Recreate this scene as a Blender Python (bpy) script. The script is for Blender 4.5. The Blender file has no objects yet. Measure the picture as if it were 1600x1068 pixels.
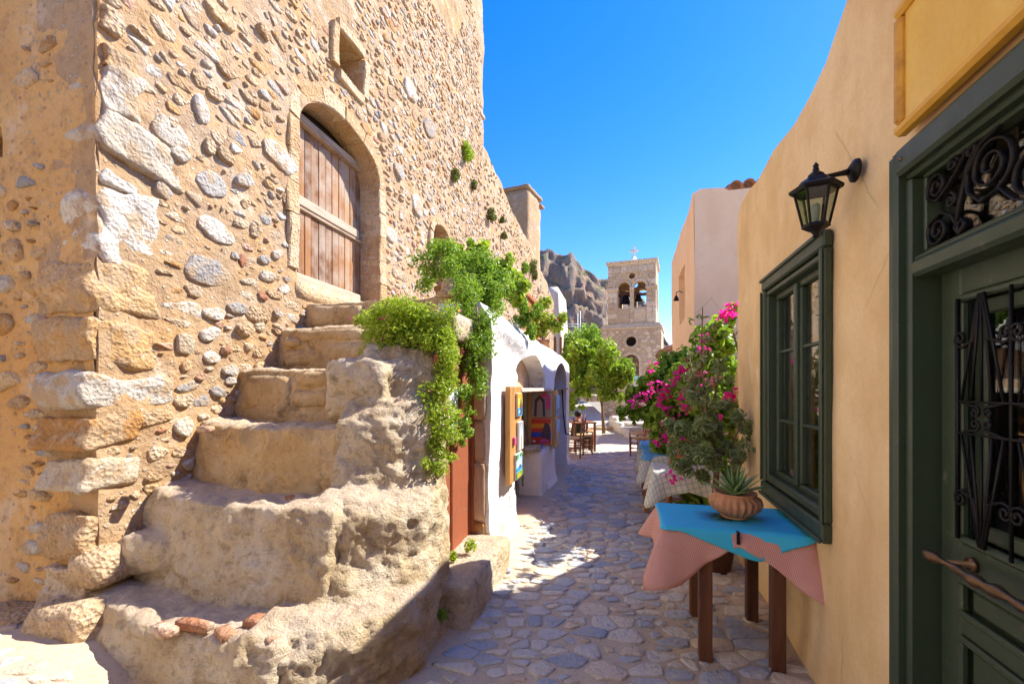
import bpy, math, random
import numpy as np
from mathutils import Vector, Matrix
from mathutils.geometry import delaunay_2d_cdt
R_ = math.radians
random.seed(7)
SC = bpy.context.scene
COL = SC.collection

# ------------------------------------------------------------------ camera, sky, sun, exposure
EYE = 1.6
cam_d = bpy.data.cameras.new('camera'); cam = bpy.data.objects.new('camera', cam_d); COL.objects.link(cam)
cam.location = (0, 0, EYE); cam.rotation_euler = (R_(90), 0, 0)
cam_d.sensor_width = 36; cam_d.lens = 15.3; cam_d.shift_y = 71 / 1600; cam_d.clip_start = .02; cam_d.clip_end = 3000
SC.camera = cam
SUN_AZ, SUN_EL = R_(70.4), R_(47)            # azimuth clockwise from +Y
world = bpy.data.worlds.new('World'); SC.world = world; world.use_nodes = True
wn = world.node_tree; bg = wn.nodes['Background']
sky = wn.nodes.new('ShaderNodeTexSky'); sky.sky_type = 'NISHITA'; sky.sun_disc = False
sky.sun_elevation = SUN_EL; sky.sun_rotation = SUN_AZ; sky.altitude = 0
sky.air_density = 1.0; sky.dust_density = 0.1; sky.ozone_density = 3.0
hs = wn.nodes.new('ShaderNodeHueSaturation'); hs.inputs['Saturation'].default_value = 1.4
gm = wn.nodes.new('ShaderNodeVectorMath'); gm.operation = 'MULTIPLY'; gm.inputs[1].default_value = (1, .88, 1)
wn.links.new(sky.outputs[0], gm.inputs[0]); wn.links.new(gm.outputs[0], hs.inputs['Color']); wn.links.new(hs.outputs[0], bg.inputs[0])
bg.inputs[1].default_value = 0.095
sun_d = bpy.data.lights.new('sun', 'SUN'); sun = bpy.data.objects.new('sun', sun_d); COL.objects.link(sun)
sun_d.energy = 2.9; sun_d.angle = R_(.5); sun_d.color = (1, .93, .80)
sdir = Vector((math.sin(SUN_AZ) * math.cos(SUN_EL), math.cos(SUN_AZ) * math.cos(SUN_EL), math.sin(SUN_EL)))
sun.rotation_euler = (-sdir).to_track_quat('-Z', 'Y').to_euler(); sun.location = sdir * 40
vs = SC.view_settings
vs.view_transform = 'Standard'; vs.look = 'None'; vs.exposure = 1.87; vs.gamma = 1; vs.use_curve_mapping = False
SC.render.engine = 'CYCLES'
cy = SC.cycles
cy.use_denoising = True; cy.max_bounces = 9; cy.diffuse_bounces = 7; cy.glossy_bounces = 3; cy.transparent_max_bounces = 8
cy.sample_clamp_indirect = 6; cy.caustics_reflective = False; cy.caustics_refractive = False

# ------------------------------------------------------------------ layout frames (metres; the photo's planes)
F = 680.0
def unit(x, y):
    l = math.hypot(x, y); return (x / l, y / l)
class Frame:
    """a vertical plane frame: x runs along the wall, y = x turned left, z up"""
    def __init__(s, o, d):
        s.d = unit(*d); s.o = (o[0], o[1]); s.ang = math.atan2(s.d[1], s.d[0])
        s.m = Matrix.Translation((o[0], o[1], 0)) @ Matrix.Rotation(s.ang, 4, 'Z')
    def px(s, x, y, c=0.0):
        """local (x, z) on the plane local y=c seen at photo point x, y"""
        u = (x - 800) / F; e = (-s.d[1], s.d[0])
        k = s.o[0] * e[0] + s.o[1] * e[1] + c
        Y = k / (e[0] * u + e[1]); X = u * Y
        return ((X - s.o[0]) * s.d[0] + (Y - s.o[1]) * s.d[1], EYE - (y - 605) * Y / F)
    def w(s, x, y, z):
        return s.m @ Vector((x, y, z))
FL = Frame((-650 / 680 * 2.7, 2.7), (162, 680))          # stone house street wall: origin at its corner, street side y<0
FS = Frame((-.2, 3.886), (1.387, 5.184))                 # white shop front, street side y<0
FR = Frame((.9296, -.2597), (190, 680))                  # ochre house street wall, street side y>0
FT = Frame((4.21, 20.45), (.933, -.36))                  # bell tower front, y into the tower
def gp(x, y, z=0):
    Y = F * (EYE - z) / (y - 605); return Vector(((x - 800) / F * Y, Y, z))
def dp(x, y, Y):
    return Vector(((x - 800) / F * Y, Y, EYE - (y - 605) * Y / F))

# ------------------------------------------------------------------ numpy noise
def _hash(ix, iy, iz, s):
    n = (ix.astype(np.uint32) * np.uint32(374761393) + iy.astype(np.uint32) * np.uint32(668265263)
         + iz.astype(np.uint32) * np.uint32(2246822519) + np.uint32((s * 3266489917 + 977) & 0xffffffff))
    n = (n ^ (n >> np.uint32(13))) * np.uint32(1274126177); n ^= n >> np.uint32(16)
    n = (n * np.uint32(2654435761)); n ^= n >> np.uint32(15)
    return n.astype(np.float64) / 4294967295.0 * 2 - 1
def vn(P, s=0):
    P = np.asarray(P, float); i = np.floor(P).astype(np.int64); f = P - i; f = f * f * (3 - 2 * f)
    r = 0
    for a in (0, 1):
        wa = f[:, 0] if a else 1 - f[:, 0]
        for b in (0, 1):
            wb = f[:, 1] if b else 1 - f[:, 1]
            for c in (0, 1):
                wc = f[:, 2] if c else 1 - f[:, 2]
                r = r + wa * wb * wc * _hash((i[:, 0] + a) & 0xffffff, (i[:, 1] + b) & 0xffffff, (i[:, 2] + c) & 0xffffff, s)
    return r
def fbm(P, f=1.0, o=4, s=0, g=.5):
    P = np.asarray(P, float) * f; r = 0; a = 1; t = 0
    for k in range(o):
        r = r + a * vn(P + 17.3 * k, s + k); t += a; a *= g; P = P * 2.03
    return r / t

# ------------------------------------------------------------------ mesh helpers
class Geo:
    def __init__(s): s.V = []; s.Q = []; s.n = 0; s.mi = []; s.rnd = []
    def add(s, V, Fc, mi=0, rnd=None):
        V = np.asarray(V, float)
        s.V.append(V)
        for f in Fc:
            s.Q.append(tuple(int(i) + s.n for i in f)); s.mi.append(mi); s.rnd.append(rnd if rnd is not None else 0)
        s.n += len(V); return s
    def verts(s): return np.concatenate(s.V) if s.V else np.zeros((0, 3))
def mesh(name, V, Fc, smooth=True, mi=None, rnd=None, uv=None):
    me = bpy.data.meshes.new(name)
    me.from_pydata(np.asarray(V, float).tolist(), [], [tuple(map(int, f)) for f in Fc])
    if smooth: me.polygons.foreach_set('use_smooth', np.ones(len(me.polygons), bool))
    if mi is not None: me.polygons.foreach_set('material_index', np.asarray(mi, np.int32))
    if rnd is not None:
        at = me.attributes.new('rnd', 'FLOAT', 'FACE'); at.data.foreach_set('value', np.asarray(rnd, np.float32))
    if uv is not None:
        l = me.uv_layers.new(name='uv'); idx = np.empty(len(me.loops), np.int32); me.loops.foreach_get('vertex_index', idx)
        l.data.foreach_set('uv', np.asarray(uv, np.float32)[idx].ravel())
    me.update(); return me
def link(name, me, mats, parent=None, mw=None):
    o = bpy.data.objects.new(name, me); COL.objects.link(o)
    if mats is not None and me is not None and len(me.materials) == 0:
        for m in (mats if isinstance(mats, (list, tuple)) else [mats]): me.materials.append(m)
    if parent is not None: o.parent = parent
    if mw is not None: o.matrix_local = mw
    return o
def obj(name, geo, mats, parent=None, mw=None, smooth=True, uv=None):
    if isinstance(geo, Geo):
        me = mesh(name, geo.verts(), geo.Q, smooth, geo.mi if any(geo.mi) else None, geo.rnd if any(geo.rnd) else None, uv)
    else:
        me = mesh(name, geo[0], geo[1], smooth, uv=uv)
    return link(name, me, mats, parent, mw)
def tag(o, label=None, cat=None, group=None, kind=None):
    if label: o['label'] = label
    if cat:
        o['category'] = cat
        if not kind: o['kind'] = 'thing'
    if group: o['group'] = group
    if kind: o['kind'] = kind
    return o
def thing(name, label, cat, mw=None, group=None):
    o = bpy.data.objects.new(name, None); COL.objects.link(o); o.empty_display_size = .1
    if mw is not None: o.matrix_world = mw
    return tag(o, label, cat, group)
def T3(x, y, z, rz=0.0, s=1.0):
    return Matrix.Translation((x, y, z)) @ Matrix.Rotation(rz, 4, 'Z') @ Matrix.Scale(s, 4)
def copytree(o, parent=None, mw=None):
    c = o.copy(); COL.objects.link(c)
    if parent is not None: c.parent = parent
    if mw is not None: c.matrix_world = mw
    for ch in list(o.children): copytree(ch, c)
    return c
def cham(lo, hi, b=.006):
    """box with chamfered edges"""
    lo = np.array(lo, float); hi = np.array(hi, float); b = min(b, float((hi - lo).min()) * .45)
    V = []; idx = {}
    for c in range(8):
        s = [(c >> k) & 1 for k in range(3)]
        for ax in range(3):
            p = [hi[k] if s[k] else lo[k] for k in range(3)]
            for k in range(3):
                if k != ax: p[k] += -b if s[k] else b
            idx[(c, ax)] = len(V); V.append(p)
    Fc = []
    for ax in range(3):
        u, v = (ax + 1) % 3, (ax + 2) % 3
        for sd in (0, 1):
            cs = [(sd << ax) | (a << u) | (bb << v) for a, bb in ((0, 0), (1, 0), (1, 1), (0, 1))]
            Fc.append([idx[(c, ax)] for c in cs])
        for a in (0, 1):
            for bb in (0, 1):
                c0 = (a << u) | (bb << v); c1 = c0 | (1 << ax)
                Fc.append([idx[(c0, u)], idx[(c1, u)], idx[(c1, v)], idx[(c0, v)]])
    for c in range(8): Fc.append([idx[(c, 0)], idx[(c, 1)], idx[(c, 2)]])
    return np.array(V), Fc
def hexa(lo, hi, res=6, bev=.04, amp=.02, freq=4.0, seed=0, warp=None, o=4):
    """lumpy rounded block: a gridded box whose corners are rounded and surface roughened"""
    lo = np.array(lo, float); hi = np.array(hi, float); sz = hi - lo
    if np.isscalar(res): st = sz.max() / res; n = np.maximum(2, np.round(sz / st).astype(int))
    else: n = np.array(res)
    key = {}; P = []; Fc = []
    def vid(t):
        if t not in key: key[t] = len(P); P.append([t[k] / n[k] for k in range(3)])
        return key[t]
    for ax in range(3):
        u, v = (ax + 1) % 3, (ax + 2) % 3
        for sd in (0, 1):
            for i in range(n[u]):
                for j in range(n[v]):
                    q = []
                    for a, b in ((0, 0), (1, 0), (1, 1), (0, 1)):
                        t = [0, 0, 0]; t[ax] = sd * int(n[ax]); t[u] = i + a; t[v] = j + b; q.append(vid(tuple(t)))
                    Fc.append(q if sd else q[::-1])
    P = np.array(P) * sz
    b = np.minimum(bev, sz * .49)
    Q = np.clip(P, b, sz - b); D = P - Q; Dn = D / b
    L = np.linalg.norm(Dn, axis=1, keepdims=True); M = np.abs(Dn).max(axis=1, keepdims=True)
    P = Q + np.where(L > 0, Dn / np.maximum(L, 1e-9) * M, 0) * b
    nrm = np.where(L > 0, Dn / np.maximum(L, 1e-9), 0)
    V = P + lo
    if warp is not None: V = warp(V)
    if amp: V = V + nrm * (fbm(V, freq, o, seed)[:, None] * amp)
    return V, Fc
def tube(pts, r, n=8, cap=True):
    pts = [Vector(p) for p in pts]; V = []; Fc = []
    rs = r if isinstance(r, (list, tuple, np.ndarray)) else [r] * len(pts)
    up = Vector((0, 0, 1)); prev = None
    for i, p in enumerate(pts):
        t = (pts[min(i + 1, len(pts) - 1)] - pts[max(i - 1, 0)])
        t = t.normalized() if t.length > 1e-9 else Vector((0, 0, 1))
        if prev is None: a = t.cross(up if abs(t.z) < .95 else Vector((1, 0, 0))).normalized()
        else:
            a = prev - t * prev.dot(t); a = a.normalized() if a.length > 1e-6 else t.orthogonal().normalized()
        prev = a; b = t.cross(a)
        for k in range(n):
            th = 2 * math.pi * (k + .5) / n; V.append(p + (a * math.cos(th) + b * math.sin(th)) * rs[i])
    for i in range(len(pts) - 1):
        for k in range(n):
            Fc.append([i * n + k, i * n + (k + 1) % n, (i + 1) * n + (k + 1) % n, (i + 1) * n + k])
    if cap:
        Fc.append(list(range(n))[::-1]); Fc.append([(len(pts) - 1) * n + k for k in range(n)])
    return np.array([list(v) for v in V]), Fc
def lathe(prof, n=24, flute=0, famp=0, axis_c=(0, 0), cap=False):
    V = []; Fc = []
    for i, pr in enumerate(prof):
        r, z = pr[0], pr[1]; fa = pr[2] if len(pr) > 2 else 0
        for k in range(n):
            th = 2 * math.pi * k / n; rr = r * (1 + fa * famp * (abs(math.cos(th * flute / 2)) - .6)) if flute else r
            V.append((axis_c[0] + rr * math.cos(th), axis_c[1] + rr * math.sin(th), z))
    for i in range(len(prof) - 1):
        for k in range(n):
            Fc.append([i * n + k, i * n + (k + 1) % n, (i + 1) * n + (k + 1) % n, (i + 1) * n + k])
    if cap:
        Fc.append(list(range(n))[::-1]); Fc.append([(len(prof) - 1) * n + k for k in range(n)])
    return np.array(V), Fc
def pip(poly, P):
    x, y = P[:, 0], P[:, 1]; ins = np.zeros(len(P), bool); n = len(poly)
    for i in range(n):
        x0, y0 = poly[i]; x1, y1 = poly[(i + 1) % n]
        c = (y0 > y) != (y1 > y)
        with np.errstate(divide='ignore', invalid='ignore'):
            xi = (x1 - x0) * (y - y0) / (y1 - y0 + 1e-12) + x0
        ins ^= c & (x < xi)
    return ins
def resamp(poly, sp):
    out = []
    for i in range(len(poly)):
        a = np.array(poly[i], float); b = np.array(poly[(i + 1) % len(poly)], float)
        k = max(1, int(round(np.linalg.norm(b - a) / sp)))
        for j in range(k): out.append(a + (b - a) * j / k)
    return np.array(out)
def sheet(outline, holes, sp, yf, rev=.25, thick=.4, inward=1.0, jitter=.25, seed=1, hsp=None, revs=None):
    """wall skin in local (x,z): irregular outline, openings with reveals, depth from yf(x,z); returns Geo"""
    rs = np.random.RandomState(seed); out = resamp(outline, sp); hl = [resamp(h, hsp or sp) for h in holes]
    lo = out.min(0); hi = out.max(0)
    gx, gz = np.meshgrid(np.arange(lo[0] + sp * .5, hi[0], sp), np.arange(lo[1] + sp * .5, hi[1], sp))
    Pt = np.stack([gx.ravel(), gz.ravel()], 1); Pt += rs.uniform(-jitter, jitter, Pt.shape) * sp
    keep = pip(out, Pt)
    for h in hl: keep &= ~pip(h, Pt)
    Pt = Pt[keep]
    edge = np.concatenate([out] + hl)
    for k in range(0, len(edge), 400):
        if len(Pt) == 0: break
        e = edge[k:k + 400]
        ok = np.ones(len(Pt), bool)
        for j in range(0, len(Pt), 20000):
            d = ((Pt[j:j + 20000, None, :] - e[None]) ** 2).sum(2).min(1); ok[j:j + 20000] = d > (sp * .45) ** 2
        Pt = Pt[ok]
    pts = np.concatenate([edge, Pt]); ed = []; s0 = 0
    for loop in [out] + hl:
        n = len(loop); ed += [(s0 + i, s0 + (i + 1) % n) for i in range(n)]; s0 += n
    r = delaunay_2d_cdt([Vector(p) for p in pts], ed, [], 0, 1e-6)
    P2 = np.array([[v.x, v.y] for v in r[0]]); tr = np.array(r[2])
    c = P2[tr].mean(1); keep = pip(out, c)
    for h in hl: keep &= ~pip(h, c)
    tr = tr[keep]
    y = yf(P2[:, 0], P2[:, 1]); g = Geo()
    g.add(np.stack([P2[:, 0], y, P2[:, 1]], 1), tr)
    for li, loop in enumerate([out] + hl):
        dpt = thick if li == 0 else (revs[li - 1] if revs else rev)
        if dpt <= 0: continue
        rows = max(2, int(dpt / sp) + 1); n = len(loop); y0 = yf(loop[:, 0], loop[:, 1]); V = []
        for k in range(rows + 1):
            t = k / rows; yy = y0 * (1 - t) + inward * dpt * t
            nz = fbm(np.stack([loop[:, 0], yy, loop[:, 1]], 1), 5, 3, seed) * .012 * (1 if 0 < k else 0)
            V.append(np.stack([loop[:, 0] + nz, yy, loop[:, 1] + nz], 1))
        Fq = [[k * n + i, k * n + (i + 1) % n, (k + 1) * n + (i + 1) % n, (k + 1) * n + i] for k in range(rows) for i in range(n)]
        g.add(np.concatenate(V), Fq)
    return g
def arch(x0, x1, z0, zs, rise, n=14):
    """arched opening outline, counter-clockwise from lower left"""
    c = (x0 + x1) / 2; h = (x1 - x0) / 2
    p = [(x0, z0), (x1, z0), (x1, zs)]
    for k in range(1, n): th = math.pi * k / n; p.append((c + h * math.cos(th), zs + rise * math.sin(th)))
    p.append((x0, zs)); return p
def rect(x0, x1, z0, z1): return [(x0, z0), (x1, z0), (x1, z1), (x0, z1)]

# ------------------------------------------------------------------ materials
class NT:
    def __init__(s, name, rough=.85, spec=.3):
        s.m = bpy.data.materials.new(name); s.m.use_nodes = True; s.t = s.m.node_tree; s.n = s.t.nodes; s.l = s.t.links
        s.b = s.n['Principled BSDF']; s.b.inputs['Roughness'].default_value = rough; s.b.inputs['Specular IOR Level'].default_value = spec
        s.pos = s.n.new('ShaderNodeNewGeometry').outputs['Position']
    def set(s, inp, v):
        if hasattr(v, 'is_linked') or isinstance(v, bpy.types.NodeSocket): s.l.new(v, inp)
        else: inp.default_value = (*v, 1) if (isinstance(v, tuple) and len(v) == 3 and inp.type == 'RGBA') else v
    def scale(s, v, vec=None):
        n = s.n.new('ShaderNodeVectorMath'); n.operation = 'MULTIPLY'; s.set(n.inputs[0], vec or s.pos); n.inputs[1].default_value = v; return n.outputs[0]
    def noise(s, sc, det=5, ro=.6, vec=None, dist=0.0):
        n = s.n.new('ShaderNodeTexNoise'); s.set(n.inputs['Vector'], vec or s.pos); n.inputs['Scale'].default_value = sc
        n.inputs['Detail'].default_value = det; n.inputs['Roughness'].default_value = ro; n.inputs['Distortion'].default_value = dist; return n.outputs['Fac']
    def voro(s, sc, vec=None, feat='F1', out='Distance', rnd=1.0):
        n = s.n.new('ShaderNodeTexVoronoi'); n.feature = feat; s.set(n.inputs['Vector'], vec or s.pos); n.inputs['Scale'].default_value = sc
        n.inputs['Randomness'].default_value = rnd; return n.outputs[out]
    def ramp(s, f, st, mode='LINEAR'):
        n = s.n.new('ShaderNodeValToRGB'); n.color_ramp.interpolation = mode; e = n.color_ramp.elements
        while len(e) < len(st): e.new(.5)
        for i, (p, c) in enumerate(st):
            e[i].position = p; e[i].color = (*c, 1) if isinstance(c, tuple) else (c, c, c, 1)
        s.set(n.inputs[0], f); return n.outputs[0]
    def mix(s, f, a, b, bt='MIX'):
        n = s.n.new('ShaderNodeMix'); n.data_type = 'RGBA'; n.blend_type = bt
        s.set(n.inputs[0], f); s.set(n.inputs[6], a); s.set(n.inputs[7], b); return n.outputs[2]
    def math(s, op, a, b=0.0, c=None):
        n = s.n.new('ShaderNodeMath'); n.operation = op; s.set(n.inputs[0], a); s.set(n.inputs[1], b)
        if c is not None: s.set(n.inputs[2], c)
        return n.outputs[0]
    def bump(s, h, st=.5, d=.02, nrm=None):
        n = s.n.new('ShaderNodeBump'); n.inputs['Strength'].default_value = st; n.inputs['Distance'].default_value = d
        s.set(n.inputs['Height'], h)
        if nrm is not None: s.l.new(nrm, n.inputs['Normal'])
        return n.outputs[0]
    def rand(s):
        o = s.n.new('ShaderNodeObjectInfo').outputs['Random']; a = s.n.new('ShaderNodeAttribute'); a.attribute_name = 'rnd'
        return s.math('FRACT', s.math('ADD', o, a.outputs['Fac']))
    def attr(s, nm='rnd'):
        a = s.n.new('ShaderNodeAttribute'); a.attribute_name = nm; return a.outputs['Fac']
    def sep(s, v=None):
        n = s.n.new('ShaderNodeSeparateXYZ'); s.set(n.inputs[0], v or s.pos); return n.outputs
    def uv(s):
        n = s.n.new('ShaderNodeUVMap'); n.uv_map = 'uv'; return n.outputs[0]
    def objc(s): return s.n.new('ShaderNodeTexCoord').outputs['Object']
    def out(s, col=None, nrm=None, rough=None, metal=None):
        if col is not None: s.set(s.b.inputs['Base Color'], col)
        if nrm is not None: s.l.new(nrm, s.b.inputs['Normal'])
        if rough is not None: s.set(s.b.inputs['Roughness'], rough)
        if metal is not None: s.set(s.b.inputs['Metallic'], metal)
        return s.m
M = {}
def m_mortar(name='lime_mortar', stops=None):
    n = NT(name)
    big = n.noise(.55, 4, .6); mid = n.noise(2.3, 6, .65); fine = n.noise(14, 8, .7); grit = n.noise(70, 5, .7)
    c = n.ramp(big, stops or [(.3, (.40, .27, .145)), (.5, (.455, .32, .195)), (.7, (.50, .375, .26))])
    c = n.mix(n.ramp(mid, [(.42, 0.0), (.7, .75)]), c, (.62, .36, .14))
    c = n.mix(n.ramp(n.noise(3.1, 7, .7), [(.54, 0.0), (.68, .6)]), c, (.72, .62, .50))
    c = n.mix(n.ramp(fine, [(.3, .55), (.5, 0.0)]), c, (.34, .19, .085))
    peb = n.voro(26, feat='F1'); pc = n.voro(26, out='Color'); sh = n.ramp(peb, [(.20, 1.0), (.34, 0.0)])
    sel = n.ramp(n.sep(pc)[0], [(.62, 0.0), (.64, 1.0)])
    pm = n.math('MULTIPLY', sh, sel)
    c = n.mix(n.math('MULTIPLY', pm, .8), c, n.ramp(n.sep(pc)[1], [(0, (.45, .40, .33)), (.4, (.60, .52, .42)), (.7, (.42, .22, .12)), (1, (.68, .62, .55))]))
    m8 = n.noise(7.5, 5, .65)
    c = n.mix(n.ramp(m8, [(.30, .5), (.45, 0.0)]), c, (.33, .19, .09))
    h = n.math('ADD', n.math('ADD', n.math('MULTIPLY', m8, .8), n.math('MULTIPLY', mid, .9)), n.math('ADD', n.math('MULTIPLY', fine, .55), n.math('ADD', n.math('MULTIPLY', grit, .16), n.math('MULTIPLY', pm, .25))))
    return n.out(c, n.bump(h, .9, .05), .95)
def m_stone(name, stops, pit=.5, stain=(.30, .17, .07), sc=1.0, smear=None, bs=.9):
    n = NT(name); r = n.rand()
    big = n.noise(5 * sc, 5, .65); fine = n.noise(26 * sc, 5, .72); v = n.voro(38 * sc)
    c = n.ramp(n.math('SUBTRACT', n.math('ADD', n.math('MULTIPLY', r, .85), n.math('MULTIPLY', big, .35)), .1), stops)
    c = n.mix(n.ramp(fine, [(.30, .8), (.5, 0.0)]), c, stain)
    c = n.mix(n.ramp(n.noise(9 * sc, 4, .7), [(.54, 0.0), (.70, .6)]), c, (.70, .62, .50) if smear is None else (.66, .56, .44))
    c = n.mix(n.ramp(v, [(.0, .5), (.18, 0.0)]), c, stain)
    if smear: c = n.mix(n.ramp(n.noise(6.5, 5, .62), [(.50, 0.0), (.57, .9)]), c, smear)
    h = n.math('ADD', n.math('MULTIPLY', big, .9), n.math('ADD', n.math('MULTIPLY', fine, .65), n.math('MULTIPLY', v, pit)))
    return n.out(c, n.bump(h, bs, .045), .9)
def m_plaster(name, a, b, stain, white=None, rough=.93, bs=.25):
    n = NT(name); big = n.noise(1.1, 5, .62); mid = n.noise(4.5, 6, .6); fine = n.noise(55, 6, .65)
    st = n.noise(1.6, 6, .6, n.scale((1.6, 1.6, .55)))
    c = n.ramp(big, [(.35, a), (.65, b)])
    c = n.mix(n.ramp(st, [(.46, 0.0), (.66, .75)]), c, stain)
    c = n.mix(n.ramp(mid, [(.35, .45), (.55, 0.0)]), c, stain)
    c = n.mix(n.ramp(n.math('ADD', n.sep()[2], n.math('MULTIPLY', mid, .5)), [(.25, .55), (.6, 0.0)]), c, stain)
    c = n.mix(n.ramp(fine, [(.35, .16), (.6, 0.0)]), c, (stain[0] * .7, stain[1] * .7, stain[2] * .7))
    if white:
        w = n.ramp(n.noise(5.5, 3, .5, n.scale((1, 1, .6))), [(.60, 0.0), (.66, .55)]); z = n.sep()
        ym = n.ramp(z[1], [(0, 0.0), (1, 1.0)]); zz = n.math('MULTIPLY', n.math('GREATER_THAN', z[1], 3.3), n.math('LESS_THAN', z[2], 1.95))
        c = n.mix(n.math('MULTIPLY', w, zz), c, white)
    wv = n.mix(.12, n.pos, n.noise(3, 4, .6)); ck = n.math('MULTIPLY', n.ramp(n.voro(.75, wv, 'DISTANCE_TO_EDGE'), [(.0, 1.0), (.005, 0.0)]), n.ramp(n.noise(1.3, 2, .5), [(.54, 0.0), (.60, .4)]))
    c = n.mix(ck, c, (stain[0] * .45, stain[1] * .45, stain[2] * .45))                                   # a few hairline cracks
    h = n.math('ADD', n.math('MULTIPLY', mid, .5), n.math('ADD', n.math('MULTIPLY', fine, .12), n.math('MULTIPLY', big, .8)))
    return n.out(c, n.bump(h, bs, .05), rough)
def m_white():
    n = NT('whitewash'); mid = n.noise(3.2, 7, .65); fine = n.noise(22, 7, .7)
    c = n.ramp(n.noise(1.7, 5, .6), [(.35, (.80, .79, .76)), (.65, (.88, .87, .85))])
    fl = n.ramp(n.noise(4.2, 8, .72), [(.58, 0.0), (.62, 1.0)])
    z = n.sep(); low = n.ramp(n.math("MULTIPLY", n.math("ADD", z[2], n.math("MULTIPLY", n.math("SUBTRACT", z[1], 3.8), .5)), .5), [(.15, 1.0), (.8, .0)])
    c = n.mix(n.math('MULTIPLY', fl, n.math('ADD', .25, n.math('MULTIPLY', low, .6))), c, (.55, .40, .27))
    c = n.mix(n.ramp(fine, [(.3, .35), (.45, 0.0)]), c, (.45, .38, .30))
    h = n.math('ADD', mid, n.math('MULTIPLY', fine, .4)); h = n.math('SUBTRACT', h, n.math('MULTIPLY', fl, .25))
    return n.out(c, n.bump(h, .6, .05), .9)
def m_flank():
    n = NT('weathered_stair_plaster'); mid = n.noise(3.5, 8, .68); fine = n.noise(19, 8, .72); lay = n.noise(6, 7, .7, n.scale((1, 1, 2.2)), .6)
    c = n.ramp(n.noise(1.9, 7, .7), [(.30, (.50, .36, .19)), (.43, (.68, .53, .33)), (.56, (.74, .63, .47)), (.72, (.79, .72, .61))])
    c = n.mix(n.ramp(lay, [(.30, .75), (.47, 0.0)]), c, (.33, .22, .11))
    c = n.mix(n.ramp(fine, [(.3, .6), (.46, 0.0)]), c, (.26, .17, .09))
    c = n.mix(n.ramp(n.noise(5.2, 5, .7), [(.57, 0.0), (.66, .6)]), c, (.34, .25, .14))
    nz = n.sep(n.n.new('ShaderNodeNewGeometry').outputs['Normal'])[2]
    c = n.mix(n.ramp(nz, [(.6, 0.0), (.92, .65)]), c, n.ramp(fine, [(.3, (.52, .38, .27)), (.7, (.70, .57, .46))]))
    h = n.math('ADD', n.math('MULTIPLY', mid, 1.0), n.math('ADD', n.math('MULTIPLY', fine, .6), n.math('MULTIPLY', lay, .6)))
    return n.out(c, n.bump(h, 1.0, .07), .95)
def m_step():
    n = NT('ochre_stair_stone'); mid = n.noise(4, 8, .68, dist=.4); fine = n.noise(21, 8, .72)
    c = n.ramp(n.noise(2.6, 7, .66), [(.3, (.54, .34, .14)), (.5, (.68, .47, .23)), (.7, (.78, .60, .36))])
    c = n.mix(n.ramp(mid, [(.30, .8), (.46, 0.0)]), c, (.22, .14, .065))
    c = n.mix(n.ramp(fine, [(.32, .55), (.48, 0.0)]), c, (.28, .17, .08))
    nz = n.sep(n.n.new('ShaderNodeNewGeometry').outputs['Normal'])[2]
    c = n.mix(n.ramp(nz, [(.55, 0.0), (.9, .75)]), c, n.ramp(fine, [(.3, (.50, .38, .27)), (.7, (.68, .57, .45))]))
    h = n.math('ADD', mid, n.math('MULTIPLY', fine, .6))
    return n.out(c, n.bump(h, 1.0, .06), .95)
def m_street():
    n = NT('dusty_paving'); big = n.noise(.6, 5, .6); mid = n.noise(5, 7, .66); fine = n.noise(40, 7, .7)
    c = n.ramp(big, [(.35, (.52, .39, .26)), (.65, (.60, .47, .32))])
    c = n.mix(n.ramp(mid, [(.4, 0.0), (.7, .5)]), c, (.40, .37, .35))
    z = n.sep(); far = n.ramp(z[1], [(0, 0.0), (1, 1.0)])
    v = n.voro(5.2, feat='DISTANCE_TO_EDGE'); vc = n.voro(5.2, out='Color')
    fm = n.math('MULTIPLY', n.math('GREATER_THAN', z[1], 8.5), n.ramp(v, [(.03, 0.0), (.09, .8)]))
    c = n.mix(fm, c, n.ramp(n.sep(vc)[0], [(0, (.46, .48, .56)), (.5, (.58, .55, .53)), (1, (.50, .49, .51))]))
    c = n.mix(n.ramp(fine, [(.3, .45), (.5, 0.0)]), c, (.20, .16, .12))
    h = n.math('ADD', mid, n.math('ADD', n.math('MULTIPLY', fine, .25), n.math('MULTIPLY', fm, .5)))
    return n.out(c, n.bump(h, .6, .03), .9)
def m_wood(name, a, b, dark, sc=(22, 22, 1.6), rough=.7, grey=None, coat=0):
    n = NT(name, rough); oc = n.pos; r = n.rand()
    off = n.n.new('ShaderNodeVectorMath'); off.operation = 'ADD'; n.set(off.inputs[0], n.scale(sc)); n.set(off.inputs[1], n.math('MULTIPLY', r, 40.0))
    g = n.noise(1.0, 6, .65, off.outputs[0], .4); k = n.noise(3.3, 5, .6)
    c = n.ramp(n.math('ADD', n.math('MULTIPLY', g, .7), n.math('MULTIPLY', r, .3)), [(.3, dark), (.5, a), (.72, b)])
    if grey: c = n.mix(n.ramp(n.math('ADD', n.sep()[2], n.math('MULTIPLY', k, .9)), [(grey[0], .85), (grey[1], .1)]), c, grey[2]) if False else n.mix(n.ramp(k, [(.42, 0.0), (.62, .7)]), c, grey[2])
    return n.out(c, n.bump(n.math('ADD', g, n.math('MULTIPLY', k, .3)), .4, .006), rough)
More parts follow.
